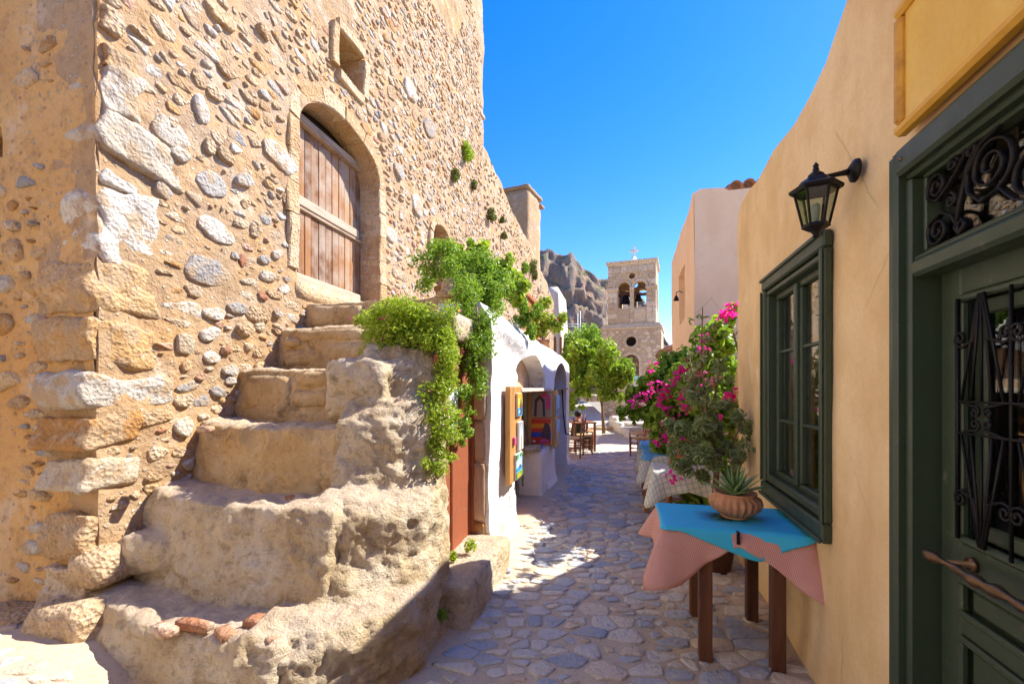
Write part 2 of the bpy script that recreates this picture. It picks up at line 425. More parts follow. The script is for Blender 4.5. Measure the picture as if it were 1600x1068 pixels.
def m_paint(name, c, rough=.4, wear=(.25, .22, .16), amt=.25):
    n = NT(name, rough, .45); k = n.noise(6, 7, .7); f = n.noise(60, 4, .6, n.scale((1, 1, .12)))
    col = n.mix(n.ramp(k, [(.3, .3), (.6, 0.0)]), c, (c[0] * .5, c[1] * .5, c[2] * .5))
    col = n.mix(n.ramp(n.noise(11, 8, .75), [(.62, 0.0), (.70, amt)]), col, wear)
    return n.out(col, n.bump(n.math('ADD', k, n.math('MULTIPLY', f, .3)), .15, .01), n.ramp(k, [(.3, rough + .2), (.7, rough)]))
def m_plain(name, c, rough=.6, metal=0.0, var=.25, sc=20, bs=.2, bd=.004):
    n = NT(name, rough); k = n.noise(sc, 5, .65)
    col = n.mix(n.ramp(k, [(.3, var), (.65, 0.0)]), c, (c[0] * .35, c[1] * .35, c[2] * .35))
    return n.out(col, n.bump(k, bs, bd), rough, metal)
def m_leaf(name, stops, trans=.35, rough=.45):
    n = NT(name, rough, .4); r = n.attr('rnd'); c = n.ramp(r, stops); n.out(c)
    t = n.n.new('ShaderNodeBsdfTranslucent'); n.l.new(n.mix(.5, c, (.35, .55, .03)) if trans < .6 else c, t.inputs['Color'])
    mx = n.n.new('ShaderNodeMixShader'); mx.inputs[0].default_value = trans
    n.l.new(n.b.outputs[0], mx.inputs[1]); n.l.new(t.outputs[0], mx.inputs[2]); n.l.new(mx.outputs[0], n.n['Material Output'].inputs['Surface'])
    return n.m
def m_glass():
    n = NT('window_glass'); nb = n.bump(n.noise(2.5, 2, .5), .03, .02)
    d = n.n.new('ShaderNodeVectorMath'); d.operation = 'DOT_PRODUCT'; ge_ = n.n.new('ShaderNodeNewGeometry'); n.l.new(ge_.outputs['Incoming'], d.inputs[0]); n.l.new(ge_.outputs['Normal'], d.inputs[1])
    fr = n.math('ADD', .07, n.math('MULTIPLY', .93, n.math('POWER', n.math('SUBTRACT', 1.0, n.math('ABSOLUTE', d.outputs['Value'])), 4.0)))   # Schlick, both sides of the pane
    g = n.n.new('ShaderNodeBsdfGlossy'); g.inputs['Roughness'].default_value = .01; n.l.new(nb, g.inputs['Normal'])
    t = n.n.new('ShaderNodeBsdfTransparent'); t.inputs['Color'].default_value = (.82, .87, .84, 1)
    mx = n.n.new('ShaderNodeMixShader'); n.l.new(fr, mx.inputs[0]); n.l.new(t.outputs[0], mx.inputs[1]); n.l.new(g.outputs[0], mx.inputs[2])
    n.l.new(mx.outputs[0], n.n['Material Output'].inputs['Surface']); return n.m
def m_stripe(name, base, l1, l2=None, per=.012, wd=.45, per2=None, wd2=.2):
    n = NT(name, .9, .15); u = n.sep(n.uv())
    def line(s, p, w): return n.math('LESS_THAN', n.math('FRACT', n.math('DIVIDE', s, p)), w)
    c = n.mix(line(u[0], per, wd), base, l1)
    if per2:
        c = n.mix(n.math('MULTIPLY', line(u[0], per2, wd2), .75), base, l1); c = n.mix(n.math('MULTIPLY', line(u[1], per2, wd2), .75), c, l2)
    k = n.noise(9, 4, .6)
    c = n.mix(n.ramp(k, [(.3, .15), (.6, 0.0)]), c, (base[0] * .5, base[1] * .5, base[2] * .5))
    return n.out(c, n.bump(n.noise(400, 2, .5), .08, .002), .9)
def m_rock():
    n = NT('cliff_rock'); s = n.scale((1, 1, .45)); a = n.noise(.09, 8, .7, s, .8); b = n.noise(.35, 8, .75, s); c0 = n.noise(.05, 4, .6)
    c = n.ramp(a, [(.32, (.24, .20, .17)), (.45, (.40, .31, .24)), (.56, (.56, .36, .23)), (.7, (.48, .40, .32))])
    c = n.mix(n.ramp(b, [(.35, .8), (.52, 0.0)]), c, (.17, .15, .16))
    nz = n.sep(n.n.new('ShaderNodeNewGeometry').outputs['Normal'])[2]
    veg = n.math('MULTIPLY', n.ramp(n.noise(.3, 6, .7), [(.5, 0.0), (.58, 1.0)]), n.ramp(nz, [(.25, 0.0), (.55, 1.0)]))
    c = n.mix(n.math('MULTIPLY', veg, .85), c, (.17, .21, .07))
    return n.out(c, n.bump(n.math('ADD', a, b), 1.0, 3.0), .95)
M['mortar'] = m_mortar()
M['mortar_end'] = m_mortar('orange_end_mortar', [(.3, (.62, .33, .11)), (.5, (.71, .44, .18)), (.7, (.76, .54, .29))])
M['st_white'] = m_stone('white_limestone', [(.2, (.50, .42, .31)), (.5, (.60, .54, .45)), (.8, (.68, .64, .57))], .3, (.45, .30, .16), smear=(.47, .335, .205))
M['st_grey'] = m_stone('grey_limestone', [(.2, (.34, .32, .30)), (.5, (.46, .43, .39)), (.8, (.58, .53, .46))], .3, (.26, .22, .18), smear=(.47, .335, .205))
M['st_tan'] = m_stone('tan_sandstone', [(.2, (.46, .30, .16)), (.5, (.58, .42, .26)), (.8, (.66, .54, .40))], .6, smear=(.47, .335, .205))
M['st_orange'] = m_stone('orange_poros_stone', [(.2, (.46, .24, .08)), (.5, (.58, .36, .16)), (.8, (.66, .48, .28))], .35, smear=(.47, .335, .205))
M['st_red'] = m_stone('red_brick_shard', [(.2, (.40, .18, .10)), (.5, (.48, .26, .16)), (.8, (.54, .36, .26))], .3)
M['st_ashlar'] = m_stone('smooth_tan_ashlar', [(.2, (.54, .35, .17)), (.5, (.61, .43, .24)), (.8, (.66, .50, .31))], .35)
M['cob'] = m_stone('street_cobble', [(.10, (.36, .39, .46)), (.32, (.50, .51, .54)), (.5, (.64, .60, .55)), (.7, (.74, .64, .50)), (.9, (.62, .47, .35))], .15, (.48, .40, .32))
M['tower'] = m_stone('tower_stone', [(.2, (.60, .44, .26)), (.5, (.74, .57, .36)), (.8, (.82, .68, .47))], .4, (.30, .24, .17), .5)
M['tower_joint'] = m_plaster('tower_joint', (.56, .43, .28), (.62, .49, .34), (.44, .33, .21))
M['flank'] = m_flank(); M['step'] = m_step(); M['street'] = m_street(); M['white'] = m_white()
M['ochre'] = m_plaster('ochre_plaster', (.84, .61, .31), (.88, .67, .38), (.70, .47, .21), (.90, .76, .58))
M['pink'] = m_plaster('pink_plaster', (.90, .67, .43), (.92, .71, .47), (.84, .59, .37))
M['cream'] = m_plaster('cream_plaster', (.74, .64, .50), (.78, .70, .57), (.60, .50, .38))
M['peel'] = m_plaster('bare_jamb_plaster', (.56, .40, .28), (.66, .52, .40), (.42, .28, .18), bs=.6)
M['door_old'] = m_wood('old_door_wood', (.30, .14, .055), (.42, .23, .10), (.13, .06, .03), (30, 30, 1.2), .8, (3.0, 3.8, (.40, .33, .26)))
M['greywood'] = m_wood('grey_weathered_wood', (.42, .33, .24), (.52, .43, .33), (.22, .15, .10), (3, 3, 40), .85)
M['cellar'] = m_paint('red_brown_door_paint', (.30, .085, .035), .6, (.45, .33, .24), .6)
M['honey'] = m_wood('honey_wood', (.52, .28, .09), (.62, .37, .14), (.36, .17, .05), (14, 14, 1.5), .55)
M['orange_wood'] = m_wood('orange_fence_wood', (.50, .19, .07), (.60, .27, .11), (.30, .10, .035), (14, 14, 1.5), .6)
M['dark_wood'] = m_wood('dark_table_wood', (.115, .045, .022), (.17, .07, .032), (.05, .02, .012), (20, 20, 2), .5)
M['chair_wood'] = m_wood('chair_wood', (.26, .10, .045), (.34, .15, .065), (.14, .05, .025), (20, 20, 2), .5)
M['chair_orange'] = m_wood('orange_chair_wood', (.48, .18, .05), (.55, .24, .08), (.28, .09, .03), (20, 20, 2), .45)
M['rush'] = m_wood('rush_seat', (.58, .38, .16), (.68, .48, .24), (.34, .20, .08), (60, 8, 8), .85)
M['green'] = m_paint('dark_green_paint', (.040, .060, .032), .34, (.20, .18, .12), .55)
M['iron'] = m_plain('black_iron', (.022, .02, .02), .45, .6, .3, 60)
M['bronze'] = m_plain('aged_bronze', (.20, .12, .06), .38, .85, .5, 30)
M['sign'] = m_plaster('yellow_sign_board', (.82, .54, .09), (.80, .56, .22), (.72, .42, .07), rough=.6, bs=.12)
M['sign_frame'] = m_wood('yellow_sign_wood', (.66, .34, .04), (.74, .42, .06), (.42, .20, .03), (12, 12, 12), .5)
M['glass'] = m_glass()
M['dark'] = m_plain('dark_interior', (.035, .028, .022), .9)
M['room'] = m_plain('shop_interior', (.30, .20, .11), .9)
M['terra'] = m_plain('terracotta', (.56, .27, .13), .75, 0, .6, 14, .4, .01)
M['tile'] = m_plain('clay_roof_tile', (.45, .25, .16), .85, 0, .6, 9, .4, .02)
M['blue_cloth'] = m_plain('turquoise_oilcloth', (.05, .50, .74), .5, 0, .12, 3, .1, .01)
M['pink_cloth'] = m_stripe('pink_striped_cloth', (.56, .26, .21), (.66, .40, .34), per=.010, wd=.42)
M['check'] = m_stripe('checked_tablecloth', (.70, .62, .52), (.22, .42, .42), (.30, .47, .46), per2=.055, wd2=.22)
M['light_blue'] = m_plain('sky_blue_cloth', (.12, .38, .68), .8, 0, .15, 5)
M['leaf'] = m_leaf('fresh_leaf', [(0, (.18, .27, .02)), (.5, (.40, .52, .04)), (1, (.62, .68, .10))], .42)
M['leaf_d'] = m_leaf('deep_leaf', [(0, (.09, .18, .02)), (.5, (.22, .38, .035)), (1, (.44, .56, .07))], .38)
M['leaf_t'] = m_leaf('vine_tree_leaf', [(0, (.12, .22, .02)), (.5, (.32, .46, .04)), (1, (.55, .64, .09))], .42)
M['olive'] = m_leaf('olive_leaf', [(0, (.13, .18, .08)), (.5, (.26, .32, .15)), (1, (.44, .48, .28))], .3)
M['dry'] = m_leaf('dry_tuft_leaf', [(0, (.14, .13, .04)), (.5, (.22, .24, .06)), (1, (.36, .32, .12))], .2)
M['silver'] = m_leaf('silver_leaf', [(0, (.34, .42, .38)), (1, (.52, .58, .52))], .15)
M['aloe'] = m_leaf('aloe_leaf', [(0, (.16, .28, .09)), (1, (.30, .44, .16))], .2, .35)
M['magenta'] = m_leaf('magenta_flower', [(0, (.80, .02, .28)), (1, (.92, .06, .48))], .65)
M['bark'] = m_plain('bark', (.26, .17, .10), .9, 0, .6, 30, .6, .01)
M['rock'] = m_rock()
M['scaf'] = m_plain('galvanised_tube', (.42, .47, .50), .5, .3)
M['soil'] = m_plain('dry_ground', (.34, .28, .20), .95, 0, .4, 1.5)
M['skin'] = m_plain('skin', (.48, .27, .18), .6, 0, .1)
M['shirt'] = m_plain('dark_green_shirt', (.05, .07, .055), .9, 0, .3)
M['hair'] = m_plain('black_hair', (.018, .014, .012), .6)
M['copper'] = m_plain('verdigris_copper', (.12, .26, .21), .6, .3)
M['frost'] = m_plain('lamp_glass', (.62, .60, .52), .25, 0, .05)
def flat(name, c, rough=.6): return m_plain(name, c, rough, 0, .12, 12)

# ------------------------------------------------------------------ stones: variants, packing, placing
def dome(seed, seg=16, prof=((1.03, -.6), (1.0, .40), (.95, .80), (.74, .98), (.36, 1.0)), rough=.13):
    """a rubble stone: angular outline, flattish uneven face"""
    rs = np.random.RandomState(seed); k = rs.randint(5, 8); an = (np.arange(k) + rs.uniform(-.33, .33, k)) / k * 2 * math.pi; rr = rs.uniform(.6, 1.0, k)
    poly = np.stack([np.cos(an) * rr, np.sin(an) * rr], 1); th = np.arange(seg) / seg * 2 * math.pi; r = np.zeros(seg)
    for m, t in enumerate(th):                                   # ray against the polygon
        d = np.array([math.cos(t), math.sin(t)]); best = 1.0
        for q in range(k):
            a, b = poly[q], poly[(q + 1) % k]; e = b - a; den = d[0] * e[1] - d[1] * e[0]
            if abs(den) < 1e-9: continue
            u = (a[0] * e[1] - a[1] * e[0]) / den; w = (a[0] * d[1] - a[1] * d[0]) / den
            if u > 0 and -1e-6 <= w <= 1 + 1e-6: best = u
        r[m] = best
    r = .84 * r + .08 * np.roll(r, 1) + .08 * np.roll(r, -1); r *= 1 + rs.uniform(-.05, .05, seg)
    r /= r.max(); V = []; tilt = rs.uniform(-.35, .35, 2); c, s_ = np.cos(th), np.sin(th)
    for f, h in prof:
        jit = 1 + rs.uniform(-.04, .04, seg); x = c * r * f * jit; y = s_ * r * f * jit
        z = np.full(seg, h) + (rs.uniform(-rough, rough, seg) + x * tilt[0] + y * tilt[1]) * (h > 0)
        V.append(np.stack([x, y, z], 1))
    V.append(np.array([[0, 0, 1.0 + rs.uniform(-.15, .15)]])); V = np.concatenate(V); Fc = []
    R = len(prof)
    for k in range(R - 1):
        for i in range(seg): Fc.append((k * seg + i, k * seg + (i + 1) % seg, (k + 1) * seg + (i + 1) % seg, (k + 1) * seg + i))
    for i in range(seg): Fc.append(((R - 1) * seg + i, (R - 1) * seg + (i + 1) % seg, R * seg))
    return V, Fc
DOME = [dome(100 + i) for i in range(18)]
DOME_L = [dome(200 + i, 9, ((1.0, -.5), (.97, .25), (.72, .9))) for i in range(14)]
FLATP = ((1.02, -.5), (1.0, .30), (.93, .78), (.75, .98), (.36, 1.0))
COBS = [dome(300 + i, 14, FLATP) for i in range(18)]
COBS_L = [dome(350 + i, 9, ((1.0, -.5), (.95, .55), (.7, 1.0))) for i in range(14)]
_dm = {}
def dmesh(fam, k, mat):
    key = (fam, k, mat)
    if key not in _dm:
        V, Fc = {'d': DOME, 'c': COBS}[fam][k]; me = mesh('stone', V, Fc); me.materials.append(M[mat]); _dm[key] = me
    return _dm[key]
AX_L = Matrix(((1, 0, 0, 0), (0, 0, -1, 0), (0, 1, 0, 0), (0, 0, 0, 1)))      # dome up -> local -y (street side of a left wall)
AX_F = Matrix(((0, 0, -1, 0), (-1, 0, 0, 0), (0, 1, 0, 0), (0, 0, 0, 1)))     # dome up -> local -x (house end wall), dome x -> -y
def smat(axis, p, a, b, h, ang):
    return Matrix.Translation(p) @ axis @ Matrix.Rotation(ang, 4, 'Z') @ Matrix.Diagonal((a, b, h, 1))
def pack(x0, x1, z0, z1, blocked, sizes, tries=14, res=.012, seed=1, gap=1.12):
    """fill a rectangle with non-overlapping ellipses, largest first"""
    rs = np.random.RandomState(seed); nx = int((x1 - x0) / res); nz = int((z1 - z0) / res)
    gx, gz = np.meshgrid(x0 + (np.arange(nx) + .5) * res, z0 + (np.arange(nz) + .5) * res, indexing='ij')
    occ = blocked(gx.ravel(), gz.ravel()).reshape(nx, nz).copy(); out = []
    for a, b, aj in sizes:
        for t in range(tries):
            i = rs.randint(nx); j = rs.randint(nz)
            if occ[i, j]: continue
            ang = rs.normal(0, aj); r = int(max(a, b) * gap / res) + 1
            i0, i1, j0, j1 = max(0, i - r), min(nx, i + r + 1), max(0, j - r), min(nz, j + r + 1)
            dx = (np.arange(i0, i1) - i)[:, None] * res; dz = (np.arange(j0, j1) - j)[None] * res
            u = (dx * math.cos(ang) + dz * math.sin(ang)) / (a * gap); v = (-dx * math.sin(ang) + dz * math.cos(ang)) / (b * gap)
            m = np.abs(u) ** 2.6 + np.abs(v) ** 2.6 < 1
            if (occ[i0:i1, j0:j1] & m).any(): continue
            occ[i0:i1, j0:j1] |= m; out.append((x0 + (i + .5) * res, z0 + (j + .5) * res, a, b, ang)); break
    return out
def stones(items, parent, axis, fam, name, stuff_name, world_m, limit=300, stuff_label=None):
    """items: (point, a, b, h, ang, mat). The ones that show largest become objects, the rest one joined part."""
    def show(it):
        p = world_m @ Vector(it[0]); d = (p - cam.location).length
        return it[1] * it[2] / d ** 2
    items = sorted(items, key=show, reverse=True); rs = random.Random(len(items))
    for it in items[:limit]:
        o = bpy.data.objects.new(name, dmesh(fam, rs.randrange(18), it[5])); COL.objects.link(o)
        o.parent = parent; o.matrix_local = smat(axis, *it[:5])
    rest = items[limit:]
    if rest:
        mats = sorted({it[5] for it in rest}); g = Geo(); L = {'d': DOME_L, 'c': COBS_L}[fam]
        for it in rest:
            V, Fc = L[rs.randrange(14)]; mm = np.array(smat(axis, *it[:5]))
            g.add(V @ mm[:3, :3].T + mm[:3, 3], Fc, mats.index(it[5]), rs.random())
        o = obj(stuff_name, g, [M[k] for k in mats], parent); o['kind'] = 'stuff'

def cellstones(items, parent, axis, name, stuff_name, world_m, limit=300, joint=.012, asp=1.5, reach=1.32, seed=0, flat=False):
    """tightly fitted stones: the cells between packed centres, drawn in by the joint.
    items: (point, (u, v), a, b, h, material); u, v are the plane coordinates the cells are cut in"""
    N = len(items); UVc = np.array([it[1] for it in items]); S = np.array([1.0, asp]); Pq = UVc * S
    mn, mx = Pq.min(0) - 1.5, Pq.max(0) + 1.5; ring = [(x, mn[1]) for x in np.linspace(mn[0], mx[0], 24)] + [(x, mx[1]) for x in np.linspace(mn[0], mx[0], 24)] + [(mn[0], y) for y in np.linspace(mn[1], mx[1], 24)[1:-1]] + [(mx[0], y) for y in np.linspace(mn[1], mx[1], 24)[1:-1]]
    al = np.concatenate([Pq, np.array(ring)]); r = delaunay_2d_cdt([Vector(p) for p in al], [], [], 0, 1e-9)
    Q = np.array([[v.x, v.y] for v in r[0]]); tr = np.array(r[2]); back = [o[0] if o else -1 for o in r[3]]
    A, B, C = Q[tr[:, 0]], Q[tr[:, 1]], Q[tr[:, 2]]
    d = 2 * (A[:, 0] * (B[:, 1] - C[:, 1]) + B[:, 0] * (C[:, 1] - A[:, 1]) + C[:, 0] * (A[:, 1] - B[:, 1])); d = np.where(np.abs(d) < 1e-12, 1e-12, d)
    a2, b2, c2 = (A ** 2).sum(1), (B ** 2).sum(1), (C ** 2).sum(1)
    CC = np.stack([(a2 * (B[:, 1] - C[:, 1]) + b2 * (C[:, 1] - A[:, 1]) + c2 * (A[:, 1] - B[:, 1])) / d, (a2 * (C[:, 0] - B[:, 0]) + b2 * (A[:, 0] - C[:, 0]) + c2 * (B[:, 0] - A[:, 0])) / d], 1) / S
    inc = {}
    for t, f in enumerate(tr):
        for v in f: inc.setdefault(back[v], []).append(t)
    rs = np.random.RandomState(seed + N); built = []
    for i, (p, uv, a, b, h, mt) in enumerate(items):
        ts = inc.get(i)
        if not ts or len(ts) < 3: continue
        R_v = CC[ts] - np.array(uv); R_v = R_v[np.argsort(np.arctan2(R_v[:, 1], R_v[:, 0]))]
        e = np.sqrt((R_v[:, 0] / (a * reach)) ** 2 + (R_v[:, 1] / (b * reach)) ** 2); R_v = R_v / np.maximum(1, e)[:, None]
        L = np.linalg.norm(R_v, axis=1, keepdims=True); R_v = R_v * np.maximum(.35, 1 - joint * rs.uniform(.6, 2.4) / np.maximum(L, 1e-6))
        k = len(R_v); nx = np.roll(R_v, -1, 0); q = np.empty((2 * k, 2)); cr_ = .12 if flat else .20; q[0::2] = R_v * (1 - cr_) + nx * cr_; q[1::2] = R_v * cr_ + nx * (1 - cr_)
        q = q * (1 + rs.uniform(-.045, .045, (2 * k, 1))); n = 2 * k; tl = rs.uniform(-.35, .35, 2) / max(a, b)
        def zz(f, w): pt = q * f; return h * (w * (1 + rs.uniform(-.16, .16, n)) + (pt @ tl))
        V = np.concatenate([np.column_stack([q * 1.03, np.full(n, -.03)]), np.column_stack([q, zz(1, .62 if flat else .30)]), np.column_stack([q * (.94 if flat else .90), zz(.9, .95 if flat else .82)]), np.column_stack([q * .55, zz(.55, 1.0)]), [[0, 0, h * 1.02]]])
        Fq = [(m * n + j, m * n + (j + 1) % n, (m + 1) * n + (j + 1) % n, (m + 1) * n + j) for m in range(3) for j in range(n)] + [(3 * n + j, 3 * n + (j + 1) % n, 4 * n) for j in range(n)]
        ar = .5 * abs((q[:, 0] * np.roll(q[:, 1], -1) - q[:, 1] * np.roll(q[:, 0], -1)).sum())
        dist = (world_m @ Vector(p) - cam.location).length; built.append((ar / dist ** 2, p, V, Fq, mt))
    built.sort(key=lambda t: -t[0])
    for sc_v, p, V, Fq, mt in built[:limit]:
        me = mesh(name, V, Fq); me.materials.append(M[mt]); o = bpy.data.objects.new(name, me); COL.objects.link(o); o.parent = parent; o.matrix_local = Matrix.Translation(p) @ axis
    rest = built[limit:]
    if rest:
        mats = sorted({t[4] for t in rest}); g = Geo(); ax = np.array(axis)[:3, :3]
        for sc_v, p, V, Fq, mt in rest: g.add(V @ ax.T + np.array(list(p)), Fq, mats.index(mt), rs.rand())
        o = obj(stuff_name, g, [M[k] for k in mats], parent); o['kind'] = 'stuff'

# ------------------------------------------------------------------ ground, street, plaza
V, Fc = lathe([(0.01, 0), (30, 0), (400, 0), (1500, 0)], 32)
g = obj('ground', (V, Fc), M['soil']); g.location.z = -.35; tag(g, 'dry bare ground under the town', None, kind='structure')
def smooth(a, b, x): t = np.clip((x - a) / (b - a), 0, 1); return t * t * (3 - 2 * t)
def zstreet(x, y):
    x = np.asarray(x, float); y = np.asarray(y, float); P = np.stack([x.ravel(), y.ravel(), np.zeros(x.size)], 1)
    z = fbm(P, 1.1, 3, 5).reshape(x.shape) * .025 + fbm(P, 7, 3, 6).reshape(x.shape) * .008
    z = z + .22 * smooth(-1.5, -2.6, x) * smooth(5, 2, y)                 # ground banks up to the house corner
    lx = (x - FS.o[0]) * FS.d[1] - (y - FS.o[1]) * FS.d[0]
    z = z + .07 * smooth(.45, .0, lx) * smooth(2.4, 3.4, y) * smooth(9.6, 8.5, y)   # rough skirt of mortar along the shop
    return z
gx = np.concatenate([np.linspace(-9, -3.2, 12), np.linspace(-3.1, 4.6, 155), np.linspace(4.8, 12, 14)])
gy = np.concatenate([np.linspace(-7, .5, 14), np.linspace(.6, 11.5, 190), np.linspace(11.8, 21, 30)])
XX, YY = np.meshgrid(gx, gy, indexing='ij'); ZZ = zstreet(XX, YY); ny = len(gy)
V = np.stack([XX.ravel(), YY.ravel(), ZZ.ravel()], 1)
Fc = [(i * ny + j, (i + 1) * ny + j, (i + 1) * ny + j + 1, i * ny + j + 1) for i in range(len(gx) - 1) for j in range(ny - 1)]
street = obj('street', (V, Fc), M['street']); tag(street, 'narrow cobbled lane with dusty mortar between the stones', None, kind='structure')
def blk_street(x, y):
    l1 = (x - FL.o[0]) * FL.d[1] - (y - FL.o[1]) * FL.d[0]                # distance from the house wall plane
    l2 = (x - FS.o[0]) * FS.d[1] - (y - FS.o[1]) * FS.d[0]
    r = (x - FR.o[0]) * FR.d[1] - (y - FR.o[1]) * FR.d[0]
    b = (r > -.05) & (y < 4.2) | (r > .9)
    fx = (x - FL.o[0]) * FL.d[0] + (y - FL.o[1]) * FL.d[1]
    b |= (y < 3.2) & (l1 < 2.16) & (fx > -.42) & (l1 > -.2) | (fx > -.14) & (l1 <= -.2) | (y >= 3.2) & (l2 < .12)
    b |= fbm(np.stack([x, y, 0 * x], 1), .9, 2, 12) > .95                 # dusty spots without stones
    b |= (np.abs(x - 1.15) < .40) & (np.abs(y - 6.8) < .24)              # the cover slabs
    return b
rs = np.random.RandomState(3); sizes = []
for n_, lo, hi in ((240, .11, .17), (1100, .07, .11), (1600, .045, .07), (1300, .026, .045)):
    for k in range(n_): a = rs.uniform(lo, hi); sizes.append((a, a * rs.uniform(.45, .85), .12))
items = []
for (x, y, a, b, ang) in pack(-4.4, 3.4, .9, 10.9, blk_street, sizes, 24, .014, 4, 1.0):
    z = float(zstreet(np.array([x]), np.array([y]))[0])
    items.append(((x, y, z + .001), (x, y), a, b, rs.uniform(.004, .012), 'cob'))
cellstones(items, street, Matrix.Identity(4), 'cobble', 'small_cobbles', Matrix.Identity(4), 300, .006, 1.35, 1.95, 4, True)
# cover slabs in the lane
for k, (x, lab) in enumerate(((.97, 'left'), (1.33, 'right'))):
    o = obj('cover_slab', hexa((-.17, -.20, -.05), (.17, .20, .006), 6, .008, .003, 8, 60 + k), M['cob'], None, T3(x, 6.8 - .05 * k, float(zstreet(np.array([x]), np.array([6.8]))[0]) + .008, -.14))
    tag(o, f'flat grey rectangular cover slab set in the cobbled lane, the {lab} one of two', 'slab', 'cover slabs in the lane')

# ------------------------------------------------------------------ the stone house on the left
DOOR = arch(1.76, 3.30, 2.69, 4.30, .46, 18); WIN = rect(2.41, 2.92, 5.30, 5.77); ARC = arch(5.05, 5.85, 3.45, 4.22, .34, 12)
house = thing('stone_house', 'tall rubble stone house with arched wooden door above the outdoor stairs', 'house', FL.m)
def yw(x, z):
    P = np.stack([x, 0 * x, z], 1)
    y = -(fbm(P, 1.3, 3, 21) * .035 + fbm(P, 5.5, 4, 22) * .030) - .10 * smooth(1.6, .0, z) * smooth(3, 0, x)
    return y - .05 * smooth(.35, 0, np.abs(x)) * fbm(P, 2.2, 2, 23)
out = [(0, -.2)] + [(8.1, -.2)] + [(8.1 + .06 * math.sin(z * 2.1) + .04 * math.sin(z * 5.3) + (.08 if 7.4 < z < 8.9 else 0), z) for z in np.arange(.4, 11.6, .5)] + [(0, 11.6)]
wall = obj('wall', sheet(out, [DOOR, WIN, ARC], .058, yw, .3, .5, 1, .3, 5, .09, [.30, .40, .35]), M['mortar'], house)
def ye(s, z):
    P = np.stack([0 * s + 9, s, z], 1); return -(fbm(P, 1.3, 3, 24) * .04 + fbm(P, 6, 4, 25) * .02) - .06 * smooth(1.2, 0, z)
ge = sheet([(0, -.2), (5, -.2), (5, 11.6), (0, 11.6)], [rect(.80, 1.02, 3.12, 3.32)], .09, ye, .3, 0, 1, .3, 6, .08, [.3])
Ve = ge.verts()[:, [1, 0, 2]]
end_wall = obj('end_wall', (Ve, ge.Q), M['mortar_end'], house)
gb = Geo(); gb.add(*cham((.45, .5, -.3), (8.0, 5, 11.55), .02)); obj('core', gb, M['mortar'], house)
# explicit stones of the photograph: (x0, y0, x1, y1, colour) in photo pixels on the street wall
EXP = [(232,178,300,238,'st_white'),(300,260,360,316,'st_grey'),(296,336,372,386,'st_white'),(280,392,366,456,'st_grey'),(400,222,466,270,'st_white'),
 (240,282,272,314,'st_grey'),(360,268,400,298,'st_grey'),(316,132,352,160,'st_tan'),(300,142,330,205,'st_grey'),(316,208,336,246,'st_tan'),(336,230,372,262,'st_tan'),
 (262,225,300,262,'st_white'),(286,440,312,462,'st_tan'),(290,445,318,470,'st_white'),(306,475,352,505,'st_white'),(345,470,385,495,'st_grey'),(375,475,420,510,'st_tan'),
 (374,305,392,332,'st_tan'),(385,340,410,380,'st_tan'),(402,396,424,415,'st_grey'),(420,385,440,410,'st_white'),(400,420,430,445,'st_white'),(370,395,385,420,'st_red'),
 (330,90,372,125,'st_tan'),(318,10,370,45,'st_orange'),(395,40,418,65,'st_tan'),(340,565,372,592,'st_grey'),(312,545,345,572,'st_white'),(268,515,300,560,'st_white'),
 (300,505,340,540,'st_white'),(340,540,358,556,'st_red'),(360,500,392,528,'st_tan'),(392,500,412,520,'st_tan'),(300,580,322,596,'st_red'),(322,600,352,622,'st_grey'),
 (276,560,296,584,'st_orange'),(268,610,300,640,'st_tan'),(262,645,300,690,'st_white'),(210,815,235,830,'st_red'),(412,450,440,470,'st_tan'),(440,300,462,330,'st_tan'),
 (430,440,452,462,'st_white'),(395,455,415,470,'st_red'),(420,480,436,498,'st_grey'),(330,500,348,514,'st_red'),(255,180,276,205,'st_tan'),
 (628,120,650,160,'st_grey'),(600,130,618,160,'st_tan'),(660,180,682,220,'st_grey'),(610,250,630,285,'st_grey'),(640,300,662,340,'st_grey'),(620,320,634,350,'st_white'),
 (596,350,622,380,'st_white'),(630,400,650,420,'st_tan'),(608,420,640,440,'st_tan')]
QUO = [(.02,105,215,178,'st_white',.30),(.015,190,286,256,'st_white',.34),(.02,262,214,288,'st_white',.22),(.01,292,244,412,'st_white',.3),
 (-.05,418,248,498,'st_orange',.40),(-.06,506,238,574,'st_orange',.46),(-.08,580,272,632,'st_grey',.40),(-.07,642,220,694,'st_orange',.44),
 (-.08,722,216,766,'st_white',.36),(-.09,800,226,872,'st_tan',.34),(.02,60,205,98,'st_orange',.3),(.02,5,190,50,'st_tan',.3),(-.10,880,205,948,'st_tan',.3)]
occ = []
def xat(p): return FL.px(p, 605)[0]
for k, (xl, ya, xr, yb, mt, dpth) in enumerate(QUO):
    x1 = xat(xr); xm = (x1 + 0) / 2; px_m = 150 + (xr - 150) * .35
    zt = FL.px(px_m, ya)[1]; zb = FL.px(px_m, yb)[1]
    o = obj('quoin', hexa((xl, -.028, zb), (x1, dpth, zt), 20, .03, .05, 6, 400 + k, lambda V, k=k: V + np.stack([.02 * np.sin(V[:, 2] * 23 + k), 0 * V[:, 0], .035 * np.sin(V[:, 0] * 5 + k * 1.7)], 1), 5), M[mt], wall)
    occ.append((-.3, x1 + .02, zb - .02, zt + .02))
items = []
